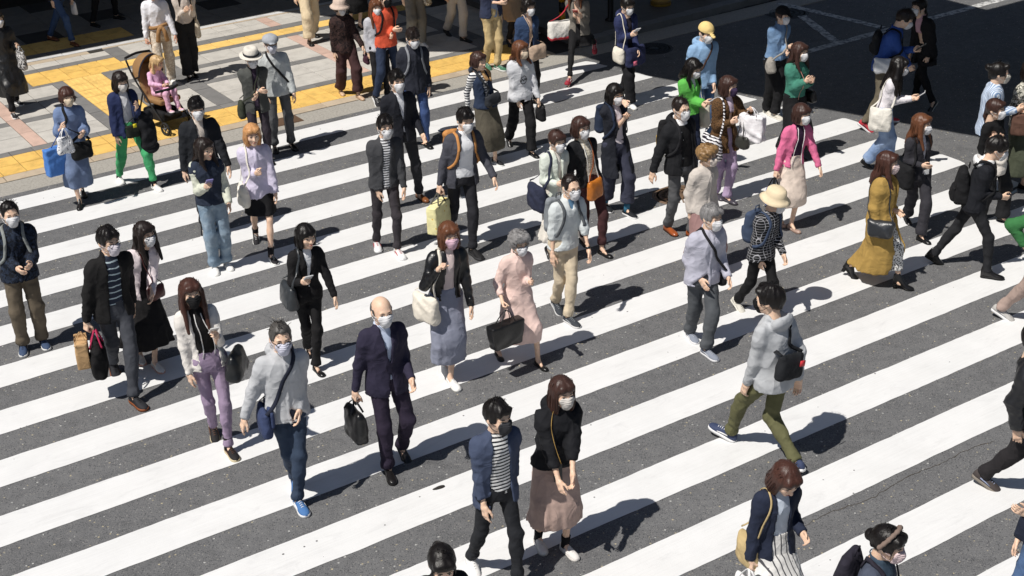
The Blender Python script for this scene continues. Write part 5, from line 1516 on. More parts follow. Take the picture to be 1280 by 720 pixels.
P = person('man seen from behind in a grey hooded jacket and olive trousers', (961, 358), (903, 546, -14), (990, 588, 16), -138, hair=('short', 'black'), la=('p', 927, 500, .0), ra=('hang', -14), hy=20, mask='#1c1c1e', wear=[
    TR('#65643f', fit=.018, ankle=.014), T('hooded_jacket', '#b9bcc0', hem=.84, fit=.024, collar='hood', sf=.018)], shoes=('sneaker', '#3a4668', '#f0f0f0', '#f4f4f4'))
side_bag(P, 1, (.32, .10, .24), '#212327', 'black messenger bag with a red label on the back of the man in grey', (.0, -.19, 1.20), mode='X', ang=-90, flap=False, sc='#212327', sw=.02, tilt=-14, logo=('#e23a44', .065, .05, -.07, .34, 1))
P = person('man in a black down jacket and cargo trousers entering from the right edge', (1300, 395), (1330, 640), (1231, 607, 24), 62, hair=('short', 'black'), h=1.70, ra=('hang', -4), la=('hang', 10), wear=[
    TR('#2b282b', fit=.03, ankle=.024), T('down_jacket', ('satin', '#1f2024'), hem=.80, fit=.04, collar='high', wr=.006)], shoes=('sneaker', '#4a4240', '#8a8278', '#9aa4c0'))
badge(P, -.13, 1.26, '#d02030', .012, .05, 'red_panel')
P = person('person in a navy top and blue jeans at the lower right edge', (1322, 560), yaw=-62, h=1.66, sex='f', hair=('bob', 'black'), ra=('hang', 10), la=('p', 1283, 642, .10), st=.14, wear=[TR('#4b6a96', fit=.014, ankle=.012), T('sweater', '#1f2638', hem=.86, fit=.026, collar='crew')], shoes=SNK_W)
# ================= middle rows
P = person('girl in a black suit with bobbed hair and no mask', (381, 283), (398, 467), (386, 444, 30), 25, sex='f', hair=('bob', 'black'), ho=dict(len=.11, fringe=.035), mask=None, ra=('p', 378, 353, .24, 'hold'), la=('p', 421, 378, .05), hy=10, wear=[
    shirt('#f2f4fa'), TR('#1c1b1d', fit=.010, ankle=.012), T('suit_jacket', '#1c1b1d', hem=.86, fit=.014, open=SUIT, lapel=True)], shoes=PMP)
phone(P, -1, 'silver phone held low by the girl in the black suit', '#d8dadc')
side_bag(P, -1, (.32, .12, .26), ('leather', '#3a3e42'), 'dark grey leather tote on the shoulder of the girl in the black suit', (.20, -.03, 1.06), mode='S', taper=-.05)
P = person('woman in a black leather jacket and grey-blue skirt with pink mask', (561, 280), (566, 484), (556, 466, 30), 20, sex='f', hair=('bob', 'brown'), ho=dict(len=.13), mask='#e8bcd0', ra=('p', 547, 338, .20, 'grip'), la=('p', 590, 388, .06), wear=[
    T('blouse', '#e9d3cf', hem=.9, fit=.004, sl=0, collar='high'), SK('#9196ab', hem=.24, flare=.02, pleat=.03), T('leather_jacket', ('leather', '#1b1b1d'), hem=.93, fit=.016, open=[(.9, .07), (1.2, .05), (1.45, .045)], lapel=True)], shoes=SNK_W)
side_bag(P, -1, (.32, .12, .30), '#ece3d2', 'cream canvas tote on the shoulder of the woman in the leather jacket', (.22, .05, 1.03), mode='S', sw=.018, wr=.007, ang=25, logo=('#55504a', .02, .02, .02, .35, -1))
P = person('woman in a pale pink dress with grey curly hair', (648, 297), (676, 460), (625, 447), 25, sex='f', hair=('curly', 'grey'), la=('p', 664, 353, .20), ra=('p', 628, 377, .20, 'grip'), glasses=1, hp=10, wear=[
    T('dress', '#f1cfc4', hem=.34, fit=.016, collar='shirt', sl=.85, flare=.10)], shoes=PMP, mask='#f2f2f6')
hand_bag(P, -1, (.36, .13, .25), ('leather', '#161617'), 'glossy black tote in the hands of the woman in the pink dress', taper=.10, drop=.13, hw=.006, ang=-78, dx=.0, dy=-.04, rad=.012)
P = person('balding man in a light grey shirt and beige chinos with rolled sleeves', (714, 222), (714, 406), (697, 388, 15), 28, hair=('crop', 'soft'), ho=dict(fringe=.10), glasses=1, ra=('p', 690, 330, .10), la=('p', 736, 314, .10), watch=(1, '#1c1d20'), wear=[
    tee('#5a8ab0', fit=.002), TR('#d9c7a8', fit=.016, ankle=.016), T('shirt', '#d3dadb', hem=.88, fit=.018, sl=.70, collar='shirt', open=[(1.30, .0), (1.34, .004), (1.48, .03)])], shoes=('sneaker', '#3a4048', '#d8d8d8', '#9a9fa4'))
backpack(P, '#8a9096', 'grey backpack of the man in beige chinos', sc='#5c6166')
P = person('old man in a lilac-grey jacket with a hand in his pocket', (890, 260), (886, 447), (866, 424), 24, hair=('short', 'grey'), ho=dict(fringe=.06), ra=('l', .12, .06, .93, 'flat'), la=('p', 910, 346, .05), hy=12, chub=1.1, wear=[
    TR('#55595e', fit=.028, ankle=.026), T('jacket', ('#bcbccd',), hem=.84, fit=.026, collar='shirt', zip_=1)], shoes=('sneaker', '#8890a0', '#e8e8ea', '#c0c4cc'))
side_bag(P, 1, (.26, .09, .2), '#222226', 'black shoulder bag strapped across the old man in lilac-grey', (.21, -.03, .98), mode='X', sw=.016)
P = person('man in a straw hat and black plaid shirt', (969, 242), (968, 404), (922, 386, 30), 40, hair=('crop', 'dgrey'), hat=('bucket', '#efd9b0'), la=('p', 979, 318, .08), ra=('p', 950, 340, .06), hp=12, wear=[
    TR('#1b1b1d', fit=.016, ankle=.016), T('shirt', ('#1d1e22', 'plaid', '#b4b4ba'), hem=.82, fit=.022, collar='shirt', zip_=1)], shoes=('sneaker', '#d8d4c8', '#efece2', '#e8e4da'))
backpack(P, '#40506c', 'slate blue backpack of the man in the straw hat')
P = person('woman with curly light hair in a beige jacket and mauve skirt', (884, 184), yaw=35, sex='f', h=1.50, hair=('curly', 'curl'), mask='#f3e3d6', glasses=1, hy=15, st=.1, wear=[
    SK('#a27b78', hem=.30, flare=.18), T('jacket', '#d3c9bf', hem=.76, fit=.026, collar='high', zip_=1)], shoes=BLK, la=('hang', 5), ra=('hang', -6))
P = person('woman in a mustard coat over a spotted skirt', (1110, 192), (1129, 362), (1062, 346, 25), 60, sex='f', hair=('long', 'red'), ho=dict(len=.24), mask='#f3d8d6', ra=('hang', 4), la=('l', .06, .14, 1.0), wear=[
    T('blouse', '#17161a', hem=.9, fit=.004, sl=0, collar='crew'), SK(('#e8e6e2', 'spots', '#1a1a1a'), hem=.23, flare=.0), T('coat', '#b8923a', hem=.20, fit=.052, sf=.032, flare=.0, open=[(.2, .11), (.6, .08), (1.0, .05), (1.45, .06)], lapel=True)], shoes=('heel', '#1a1a1c', '#0f0f0f'))
side_bag(P, -1, (.28, .13, .21), ('leather', '#303338'), 'black leather tote at the hip of the woman in mustard', (.23, .06, .98), mode='S', taper=.15, sw=.008)
P = person('young man in a black hoodie striding right with a phone', (1246, 174), (1166, 330, 32), (1240, 348), 75, hair=('short', 'black'), ho=dict(fringe=.035), ra=('p', 1251, 246, .10, 'hold'), la=('hang', -10), hp=16, wear=[
    T('inner_hood', '#eeeeee', hem=1.3, fit=.004, sl=0, collar='hood'), TR('#26272b', fit=.014, ankle=.010), T('hoodie', '#1d1f26', hem=.86, fit=.024, neck=1.44)], shoes=BOOT)
phone(P, -1, 'black phone of the young man in the black hoodie')
backpack(P, '#1c1c1f', 'black backpack on the young man in the hoodie', size=(.30, .17, .44), z=1.36)
P = person('woman in a charcoal suit with a white badge', (1152, 145), (1154, 303), (1134, 278, 28), 22, sex='f', hair=('long', 'brown'), ho=dict(len=.26), hy=25, wear=[
    tee('#d9d6de'), TR('#35343b', fit=.012, ankle=.012, wide=.02), T('suit_jacket', '#35343b', hem=.84, fit=.014, open=[(.74, .05), (1.02, .01), (1.06, .01), (1.43, .052), (1.5, .05)], lapel=True)], shoes=BLK, la=('hang', 4), ra=('l', .08, .2, 1.1))
badge(P, .03, .98, '#f6f6f6', .032, .028)
side_bag(P, -1, (.34, .14, .30), '#1b1b1e', 'black bag on the shoulder of the woman in the charcoal suit', (.21, -.04, 1.08), mode='S')
P = person('woman in a black top with a ponytail holding an off-white cloth', (1225, 127), (1257, 279), (1228, 276), 35, sex='f', hair=('tied', 'dbrown'), la=('p', 1249, 172, .2, 'grip'), ra=('hang', 6), hy=12, wear=[
    TR('#1f1f22', fit=.02, ankle=.02, wide=.03), T('top', '#18181a', hem=.88, fit=.010, sl=.7, collar='crew')], shoes=BLK)
cl = _bagroot(P, 'folded_cloth', np.array([P.arms[1][2][0] + .06, P.arms[1][2][1] - .02, 1.22 * P.s]), 'off-white garment hanging from the hand of the ponytailed woman', 'garment', None)
V, F = soft_mesh(.13, .09, .42, -.15, .03, .02, .014, 4, .011); MB().add(V, F).build('cloth_fold', cloth('#ded6cc'), cl)
P = person('young man with a top-knot in a blue striped shirt and cream mask', (1250, 80), yaw=78, h=1.70, hair=('bun', 'black'), ho=dict(hi=1, fringe=.07), mask='#e8e0d0', ra=('p', 1270, 138, .06, 'hold'), la=('l', .05, .28, 1.12, 'hold'), st=.1, wear=[
    TR('#35363c', fit=.02), T('striped_shirt', ('#d6e2f2', 'vstripe', '#7b9cc8'), hem=.84, fit=.024, collar='shirt')], shoes=BLK)
hand_bag(P, -1, (.24, .10, .26), '#6a4a3c', 'brown paper bag held by the man in the striped shirt', cat='paper bag', name='paper_bag', rad=.006, bulge=0, wr=.003, drop=.06)
P = person('person in a black and cream patterned top cut by the right edge', (1292, 76), yaw=40, h=1.66, hair=('bob', 'soft'), sex='f', st=.1, wear=[SK('#4c5240', hem=.25, pleat=.03), T('blouse', ('#e3dfcf', 'mottle', '#3a3d34'), hem=.86, fit=.02)], shoes=BLK)
P = person('person with a green garment and brown trousers at the right edge', (1312, 222), (1330, 420), (1252, 397, 24), 64, h=1.68, hair=('short', 'dbrown'), wear=[
    TR('#b39a8e', fit=.022, ankle=.02), T('jacket', '#2f7a3c', hem=.84, fit=.03, collar='hood')], shoes=('sneaker', '#b9b6b2', '#eeeeee', '#dddddd'), ra=('p', 1281, 306, .12), la=('hang', 4))
side_bag(P, -1, (.24, .12, .22), '#1e2320', 'black bag by the green garment at the right edge', (.20, .10, 1.0), mode='S')
P = person('woman in a bright pink jacket with white edging and cream skirt', (1003, 132), (992, 289), (977, 281), 22, sex='f', hair=('bob', 'dbrown'), ho=dict(len=.10, fringe=.035), hy=8, ra=('p', 969, 218, .08, 'grip'), la=('p', 1025, 211, .06), sock=None, wear=[
    tee('#3a2440'), SK('#f0dccb', hem=.34, flare=.09, pleat=.02), T('jacket', '#ef6a9e', hem=.90, fit=.018, open=[(.85, .09), (1.2, .05), (1.45, .05)])], shoes=('pump', '#b59a8c', '#7a6258'))
trim(P, [(.92, .08), (1.2, .05), (1.40, .05)], '#f6eef0')
hand_bag(P, -1, (.26, .10, .24), '#2c55b8', 'blue bag hanging behind the pink jacket', drop=.14, hc='#1b1b1e')
# centre cluster
P = person('man in a charcoal jacket over a striped tee with white sneakers', (481, 147), (499, 321), (473, 311), 18, hair=('short', 'black'), glasses=1, ra=('p', 474, 252, .06), la=('p', 506, 242, .05), wear=[
    tee(('#e8e9ec', 'hstripe3', '#22242c'), fit=.008, hem=.86), TR('#3d383d', fit=.010, ankle=.008), T('jacket', '#444549', hem=.86, fit=.018, open=NARROW, collar='shirt')], shoes=('sneaker', '#e9e9ea', '#f2f2f2', '#c04a50'))
P = person('man in a black suit and white shirt behind the man in charcoal', (495, 90), (527, 250), (494, 262), 25, hair=('short', 'black'), la=('p', 528, 168, .08), ra=('hang', 4), wear=[
    shirt(), TR('#2c2d33', fit=.016, ankle=.014), T('suit_jacket', '#20222b', hem=.82, fit=.016, open=SUIT, lapel=True)], shoes=('shoe', '#8a5530', '#3a2416'))
P = person('stout man in a grey blazer and white shirt with a yellow bag', (581, 137), (594, 321), (563, 298, 30), 24, hair=('short', 'black'), ho=dict(fringe=.06), ra=('p', 548, 238, .10, 'grip'), la=('p', 617, 222, .06), chub=1.22, hp=12, wear=[
    shirt('#f1f2f6', fit=.010), TR('#26262c', fit=.016, ankle=.012), T('blazer', '#4a4b55', hem=.82, fit=.018, open=[(.7, .12), (1.0, .10), (1.3, .075), (1.5, .055)], lapel=True)], shoes=('sneaker', '#1e1e20', '#3a3a3c', '#2a2a2c'))
b = hand_bag(P, -1, (.36, .14, .34), ('#fff0a8', 'sparse', '#f2c838'), 'pale yellow tote with small banana prints in the blazer man\'s hand', drop=.12, rad=.012, ang=-50, hc='#55534a', wr=.004, taper=.03)
backpack(P, '#d08a38', 'orange-brown backpack with straps over the grey blazer', sc='#d28c3c', pocket=False)
P = person('woman in a pale green jacket with a navy shoulder bag', (695, 165), yaw=30, sex='f', h=1.54, hair=('tied', 'dbrown'), ra=('p', 697, 230, .22), la=('l', -.02, .22, 1.05), hp=10, st=.08, wear=[
    T('blouse', '#efe9df', hem=.9, fit=.004, sl=0, collar='high'), SK('#e9e2d6', hem=.3), T('jacket', '#dbe3d6', hem=.82, fit=.024, open=NARROW, lapel=True)], shoes=PMP)
side_bag(P, -1, (.34, .12, .32), '#2c3148', 'large navy shoulder bag of the woman in pale green', (.24, -.04, 1.05), mode='S', sw=.018, wr=.007)
P = person('woman in a black jacket with white edging and maroon trousers', (725, 148), (756, 320), (731, 306), 30, sex='f', hair=('bob', 'dbrown'), ho=dict(len=.10), glasses=1, wear=[
    T('blouse', ('#e8dfc8', 'plaid', '#8a7a5c'), hem=.86, fit=.006, sl=0, collar='high'), TR('#4a2a2c', fit=.014, ankle=.010, end=.9), T('jacket', '#1d1e22', hem=.88, fit=.018, open=[(.8, .09), (1.2, .05), (1.45, .05)])], shoes=PMP, ra=('hang', 6), la=('hang', -4))
trim(P, [(.92, .08), (1.2, .05), (1.40, .05)], '#f0ede6')
side_bag(P, -1, (.24, .09, .24), ('leather', '#cc7a2c'), 'orange leather crossbody bag against the maroon trousers', (.02, .17, 1.0), mode='X', sw=.008, ang=-70, sc='#b4622a')
P = person('woman in a long navy coat raising a hand to her face', (768, 106), (787, 271), (760, 263), 30, sex='f', hair=('bob', 'black'), ho=dict(len=.11), ra=('l', -.02, .17, 1.52, 'flat'), la=('l', .02, .2, 1.33, 'grip'), hp=10, wear=[
    T('top', '#e9dfe6', hem=.9, fit=.004, sl=0, collar='crew'), TR('#3c3f52', fit=.02, wide=.035, end=.75), T('coat', '#22252f', hem=.55, fit=.020, flare=.10, open=[(.4, .09), (1.0, .06), (1.5, .05)], lapel=True)], shoes=('sneaker', '#1d2026', '#e8e8e8', '#2b2d33'), sock='#2f7a9c')
backpack(P, '#27344c', 'navy backpack on the woman raising her hand', size=(.27, .14, .38))
P = person('man in a black jacket with white collar and glasses, brown shoes', (851, 124), (868, 298), (839, 291), 33, hair=('crop', 'soft'), glasses=1, ra=('p', 812, 226, .08), la=('hang', -6), chub=1.1, wear=[
    T('shirt', '#f4f4f6', hem=1.2, fit=.004, sl=0, collar='high'), T('sweater', '#1b1b1d', hem=.9, fit=.008, sl=0, neck=1.42), TR('#5c5d60', fit=.02, ankle=.018), T('jacket', '#1f2024', hem=.82, fit=.028, open=[(.7, .09), (1.2, .07), (1.5, .06)], collar='hood')], shoes=('shoe', '#a2542a', '#3a2014'))
backpack(P, '#1d1d20', 'black backpack with yellow piping on the man with the white collar', sc='#26262a', pc='#c9a030')
P = person('woman in a speckled brown jacket and purple trousers with a floral mask', (911, 97), (912, 254), (898, 248), 32, sex='f', hair=('bob', 'dbrown'), ho=dict(len=.12), mask='#4a3a5c', ra=('p', 914, 153, .22, 'grip'), la=('p', 938, 138, .18, 'grip'), hy=10, wear=[
    T('scarf', '#d9c4d8', hem=1.25, fit=.012, sl=0, collar='high'), TR('#b49cc0', fit=.02, ankle=.02), T('jacket', ('#6a4a26', 'fleck', '#2c2015'), hem=.72, fit=.030, open=[(.6, .05), (1.2, .03), (1.5, .05)], collar='shirt')], shoes=('shoe', '#4a4650', '#2a282c'))
hand_bag(P, 1, (.32, .12, .32), '#f3f1f4', 'white shopping bag in the left hand of the woman in speckled brown', cat='shopping bag', name='shopping_bag', wr=.012, drop=.10, rad=.012, ang=20)
side_bag(P, -1, (.32, .13, .32), ('#f0eef0', 'zebra', '#2a2430'), 'black and white zebra striped tote of the woman in speckled brown', (.22, .02, .98), mode='S', wr=.006)
hand_bag(P, -1, (.20, .10, .17), ('leather', '#3a3a36'), 'small dark leather bag hanging in front of the speckled brown jacket', drop=.2, dx=.12)
P = person('girl in a bright green sweater looking at her phone', (865, 74), yaw=38, sex='f', h=1.56, hair=('long', 'black'), ho=dict(len=.2), ra=('l', -.04, .25, 1.12, 'hold'), la=('l', -.02, .27, 1.12), hp=20, st=.08, wear=[
    T('blouse', '#e8edf2', hem=.9, fit=.003, sl=0, collar='shirt'), TR('#26304a', fit=.014, ankle=.012), T('sweater', '#54c33a', hem=.92, fit=.024, puff=.008, open=[(1.28, 0), (1.3, .006), (1.5, .045)])], shoes=SNK_B)
phone(P, -1, 'white phone of the girl in the green sweater', '#e8e8ea')
side_bag(P, 1, (.30, .10, .34), '#e3dac6', 'cream tote of the girl in the green sweater', (.21, .03, 1.05), mode='S', wr=.007)
P = person('man in a yellow cap and light blue hoodie', (882, 30), yaw=24, h=1.70, hair=('crop', 'soft'), hat=('cap', '#f0cf7a'), la=('p', 892, 104, .06), ra=('hang', 0), hp=14, st=.08, wear=[
    TR('#4a6a94', fit=.016), T('hoodie', '#8ab4de', hem=.84, fit=.028, collar='hood')], shoes=SNK_W)
side_bag(P, -1, (.26, .09, .2), '#4a3a34', 'dark brown bag strapped across the light blue hoodie', (.22, -.05, 1.0), mode='X', sc='#5a4238', sw=.016)
P = person('woman in a green blouse and black skirt with clasped hands', (1000, 55), yaw=28, sex='f', h=1.58, hair=('long', 'dbrown'), ho=dict(len=.22), ra=('p', 1007, 102, .22), la=('p', 1014, 102, .22), hy=10, st=.06, wear=[
    SK('#1b1b1e', hem=.18, flare=.12), T('blouse', '#3a8c76', hem=.95, fit=.022, puff=.010, collar='crew')], shoes=BLK)
strap(P, 'phone_cord', [(-.05, -.12, 1.42), (-.07, -.2, 1.2), (-.08, -.22, 1.0), (-.06, -.22, .86)], '#c08a7a', w=.004)
side_bag(P, 1, (.28, .10, .18), ('leather', '#1a1a1c'), 'black clutch-shaped bag beside the green blouse', (.22, .02, 1.02), mode='X', sw=.006)
P = person('woman in a black cap and denim jacket with folded arms', (979, 16), (971, 149), (961, 143), 28, sex='f', hair=('tied', 'dbrown'), hat=('cap', '#1c1c1f'), h=1.60, ra=('l', -.05, .15, 1.13), la=('l', -.02, .20, 1.08), wear=[
    TR('#1b1b1e', fit=.02, wide=.02), T('denim_jacket', ('#5f88b6', 'fade', '#86a8ce'), hem=.92, fit=.024, collar='shirt', zip_=1)], shoes=('sneaker', '#d8d2c4', '#e8e4da', '#cfc8ba'))
side_bag(P, -1, (.28, .12, .22), '#a39d94', 'grey pouch bag at the hip of the woman in the black cap', (.16, .10, 1.0), mode='X', wr=.012, ang=-30)
P = person('man in a blue jacket leaning over his phone with red sneakers', (1128, 28), (1112, 152), (1081, 163, 30), 66, hair=('short', 'soft'), ra=('p', 1136, 82, .12, 'hold'), la=('l', -.02, .28, 1.16, 'hold'), lean=.16, hp=26, h=1.66, wear=[
    TR('#6b6250', fit=.02, ankle=.016), T('jacket', '#2450a4', hem=.84, fit=.026, collar='shirt', zip_=1)], shoes=('sneaker', '#c8243a', '#e8e8ea', '#3a3a3e'))
phone(P, 1, 'phone held by the man in the blue jacket')
backpack(P, '#202226', 'black backpack on the man in the blue jacket', size=(.26, .12, .36), sc='#1c1c1f')
side_bag(P, -1, (.36, .12, .22), '#dfe2e6', 'clear plastic folder bag under the arm of the man in blue', (.22, .06, 1.08), cat='plastic bag', nostrap=True, wr=.010)
P = person('woman in a black coat and pink scarf facing left in the shade', (1141, 8), (1140, 126), (1167, 138, 50), -58, sex='f', hair=('tied', 'black'), h=1.60, wear=[
    TR('#1b1b1e', fit=.014), T('scarf', '#d8a4b0', hem=1.2, fit=.014, sl=0, collar='high'), T('coat', '#1e1d20', hem=.70, fit=.030, open=[(.6, .05), (1.5, .05)])], shoes=('shoe', '#1a1a1c', '#d8d6d0'))
P = person('girl with long black hair in a white shirt and jeans on her phone', (1124, 73), (1114, 214), (1083, 210, 34), 70, sex='f', hair=('long', 'black'), ho=dict(len=.34, wide=1), ra=('p', 1140, 124, .12, 'hold'), la=('l', -.02, .27, 1.14), hp=12, lean=.05, wear=[
    TR(('#7f9cc8', 'fade', '#a4bbdc'), fit=.016, wide=.03), T('shirt', '#efe9ee', hem=.96, fit=.016)], shoes=BLK)
phone(P, -1, 'white phone of the girl with long black hair', '#e8e8ea')
side_bag(P, -1, (.28, .10, .32), '#ebe6da', 'cream tote with a small logo on the girl in jeans', (.20, -.05, 1.04), mode='S', wr=.007, logo=('#9a948a', .05, .014, 0, .5, -1))
# ================= upper left of the crossing
P = person('girl in a navy and cream varsity jacket looking right with a phone', (253, 175), (285, 336), (271, 341), 22, sex='f', hair=('long', 'soft'), ho=dict(len=.2), mask=None, hy=28, ra=('p', 257, 234, .22, 'hold'), la=('p', 286, 254, .06), wear=[
    TR(('#7590a8', 'fade', '#a8bccb'), fit=.02, wide=.02), T('varsity_jacket', ('#2a3448'), hem=.90, fit=.030, sl=.12, collar='crew', zip_=1), T('pale_sleeves', '#d9dcc9', hem=1.30, fit=.010, sf=.030, neck=1.36)], shoes=SNK_W)
phone(P, -1, 'lilac phone of the girl in the varsity jacket', '#8a86c0')
P = person('girl with orange hair in a lavender shirt and black skirt', (314, 157), (341, 328), (321, 301, 28), 20, sex='f', hair=('bob', 'orange'), ho=dict(len=.12), mask=None, ra=('p', 320, 217, .18, 'grip'), la=('p', 346, 248, .05), wear=[
    SK('#19191c', hem=.55, flare=.10, pleat=.015), T('shirt', '#d8d0ea', hem=.80, fit=.026, collar='shirt', zip_=1)], shoes=('sneaker', '#242328', '#efefec', '#efefec'), sock='#1c1b1f')
side_bag(P, -1, (.26, .10, .28), '#f1eadc', 'white knitted shoulder bag of the girl in lavender', (.19, .07, 1.02), mode='S', wr=.009, sw=.012, sc='#f1eadc')
P = person('man in a black jacket and beige inner shirt behind the varsity jacket', (244, 124), yaw=22, h=1.72, hair=('short', 'black'), ho=dict(fringe=.03), ra=('p', 230, 230, .06), la=('p', 287, 212, .05), st=.1, wear=[
    tee('#e6d8c9'), TR('#2b2b30', fit=.016), T('jacket', '#22252b', hem=.80, fit=.030, open=NARROW, collar='shirt')], shoes=BLK)
P = person('woman in a navy cardigan and bright green trousers', (148, 91), (196, 238), (152, 228), 34, sex='f', hair=('bob', 'soft'), ho=dict(len=.14), mask='#ece6de', hp=14, ra=('p', 146, 174, .10), la=('p', 171, 134, .20), wear=[
    tee('#dfe0e4', fit=.006), TR('#2fae68', fit=.022, ankle=.008, end=.9), T('cardigan', '#27335e', hem=.80, fit=.026, puff=.008, open=[(.7, .09), (1.1, .06), (1.5, .05)])], shoes=SNK_W, sock='#1a1a1e')
side_bag(P, -1, (.2, .08, .18), '#242a22', 'small dark crossbody bag with a yellow ornament on the green trousers', (.0, .19, 1.02), mode='X', sw=.006, ang=-80, logo=('#e8d820', .05, .05, 0, .05, -1))
ct = _bagroot(P, 'folded_coat', np.array([.17, -.16, 1.12 * P.s]), 'black coat folded over the arm of the woman in green trousers', 'coat', None)
V, F = soft_mesh(.2, .16, .58, -.1, .05, .03, .014, 6, .012); MB().add(V, F).build('coat_fold', cloth('#1a1b20'), ct)
P = person('woman in a blue puff-sleeved blouse and long skirt with a blue bag', (82, 111), (104, 245), (101, 260), 18, sex='f', hair=('bob', 'red'), ho=dict(len=.07, fringe=.03), mask='#efd9b8', hy=12, ra=('p', 77, 160, .20, 'grip'), la=('p', 103, 168, .16), wear=[
    SK('#6d81a6', hem=.26, flare=.06, pleat=.04), T('blouse', '#7088b4', hem=.86, fit=.024, sl=.75, puff=.03, collar='shirt')], shoes=BOOT)
BAG = side_bag(P, -1, (.46, .13, .36), '#4486dc', 'large glossy blue shopping bag of the woman in the blue blouse', (.17, .08, .92), nostrap=True, cat='shopping bag', name='shopping_bag', rad=.012, wr=.005, ang=-65)
bb = BAG
for k in (-1, 1):
    e = bb.location; g_ = P.world(P.arms[-1][2]); a_ = np.array([k * .12, k * .04, -.02])
    ca, sa = math.cos(-R_(P.yaw)), math.sin(-R_(P.yaw)); d_ = g_ - np.array(e); d_ = np.array([d_[0] * ca - d_[1] * sa, d_[0] * sa + d_[1] * ca, d_[2]])
    V, F = tube(smooth_path([a_, a_ * .5 + d_ * .5, d_], 3), .006, 5); MB().add(V, F).build('handle', cloth('#2456a8'), bb)
hand_bag(P, -1, (.20, .08, .24), ('#f2f2f4', 'dots', '#7a7a84'), 'small white printed plastic bag in front of the blue shopping bag', cat='plastic bag', name='plastic_bag', drop=.09, wr=.006, ang=-70, dy=-.08, taper=-.1)
side_bag(P, 1, (.28, .12, .24), '#1b1b1d', 'black shoulder bag in front of the blue skirt', (.10, .17, .98), mode='X', sw=.02, ang=-70)
P = person('man in a pale hat and dark grey jacket with folded arms', (313, 63), yaw=20, h=1.58, hair=('crop', 'dgrey'), hat=('fedora', '#e6dfd2'), hat_band='#33363c', glasses=1, ra=('l', -.05, .15, 1.13), la=('l', -.02, .20, 1.08), watch=(-1, '#c8ccd0'), hp=8, st=.08, wear=[
    T('shirt', ('#4a3a50', 'plaid', '#2a2230'), hem=.86, fit=.006, sl=0, collar='shirt'), TR('#3a333c', fit=.016), T('jacket', '#50524f', hem=.78, fit=.024, open=NARROW, lapel=True)], shoes=BLK)
side_bag(P, -1, (.18, .09, .26), '#3b4032', 'olive bag at the side of the man with the pale hat', (.21, -.02, .98), mode='X', sw=.01)
P = person('man in a grey flat cap and silver jacket', (337, 45), (366, 186), (345, 189), 20, hair=('crop', 'grey'), hat=('flat', '#a9aeb6'), glasses='#2a2a2e', mask='#e6e6f4', la=('p', 367, 116, .05), ra=('p', 333, 125, .06), wear=[
    TR('#5a5c5f', fit=.022, ankle=.020), T('jacket', '#c3c8c8', hem=.84, fit=.030, collar='shirt', zip_=1)], shoes=BLK)
side_bag(P, 1, (.24, .08, .2), '#1c1c1e', 'black bag strapped over the silver jacket', (.20, -.1, .98), mode='X', sw=.018)
P = person('woman in a brown print outfit and beige bucket hat', (424, 1), (450, 124), (428, 118), 28, sex='f', hair=('bob', 'dbrown'), ho=dict(len=.06), hat=('bucket', '#d9bfae'), ra=('p', 418, 70, .06), la=('p', 453, 58, .06), wear=[
    TR('#4a2f30', fit=.024, wide=.035, end=.9), T('shirt', ('#46302c', 'mottle', '#241a1c'), hem=.80, fit=.026, collar='shirt', zip_=1)], shoes=('shoe', '#d8b89a', '#a88a6c'), group=PAVE)
hand_bag(P, 1, (.16, .07, .14), '#4a2838', 'small plum pouch hanging from the brown outfit', drop=.06)
P = person('man in an orange sweater and black mask with folded arms', (481, 0), (500, 122), (471, 130, 30), 33, hair=('short', 'black'), mask='#1a1a1c', ra=('l', -.05, .15, 1.13), la=('l', -.02, .20, 1.08), h=1.68, wear=[
    TR('#2a3852', fit=.020, ankle=.014), T('sweater', '#ee5320', hem=.86, fit=.030, collar='crew')], shoes=SNK_B, group=PAVE)
backpack(P, '#1b1c1f', 'black backpack on the man in the orange sweater', size=(.28, .16, .46))
P = person('man in a dark navy jacket and blue trousers behind the black suit', (515, 37), yaw=20, h=1.66, hair=('short', 'soft'), ho=dict(fringe=.04), hp=14, st=.1, wear=[
    TR('#3a5488', fit=.022, ankle=.02), T('jacket', '#2b2e3a', hem=.80, fit=.030, collar='high', zip_=1)], shoes=BLK, ra=('hang', 0), la=('hang', 4))
backpack(P, '#3a3e46', 'grey backpack on the man in the navy jacket', sc='#8a8d94')
P = person('woman with short hair in a navy vest over a striped shirt, olive skirt', (597, 67), (622, 206), (606, 202, 20), 32, sex='f', hair=('bob', 'dbrown'), ho=dict(len=.075), mask=None, hy=14, wear=[
    T('shirt', ('#f2f2f0', 'hstripe', '#23283c'), hem=.9, fit=.008, sl=1.0), SK('#5c5648', hem=.24, flare=.10, pleat=.02), T('vest', '#2b3a55', hem=.88, fit=.024, sl=0, open=[(.8, .03), (1.2, .03), (1.5, .06)], collar='hood')], shoes=SNK_B, ra=('hang', -10), la=('l', .05, .12, 1.0))
strap(P, 'collar_lining', [(-.06, -.15, 1.22), (-.07, -.1, 1.38), (-.08, 0, 1.5), (0, .12, 1.5), (.08, 0, 1.5), (.07, -.1, 1.38), (.06, -.15, 1.22)], '#c99a5c', w=.028, offs=.012, th=.012)
side_bag(P, 1, (.28, .10, .16), '#33363c', 'dark belt bag slung across the navy vest', (.06, .15, 1.12), mode='X', ang=-70, sw=.02)
P = person('woman in a grey sweatshirt with a ring print and black trousers', (650, 53), (667, 196), (637, 181, 28), 24, sex='f', hair=('long', 'brown'), ho=dict(len=.17), mask='#ecd6b8', hy=20, ra=('p', 651, 146, .08), la=('p', 677, 138, .06), wear=[
    TR('#1c1c1f', fit=.018, wide=.02), T('sweatshirt', '#d9dbe0', hem=.84, fit=.030, collar='crew', sf=.024)], shoes=BLK)
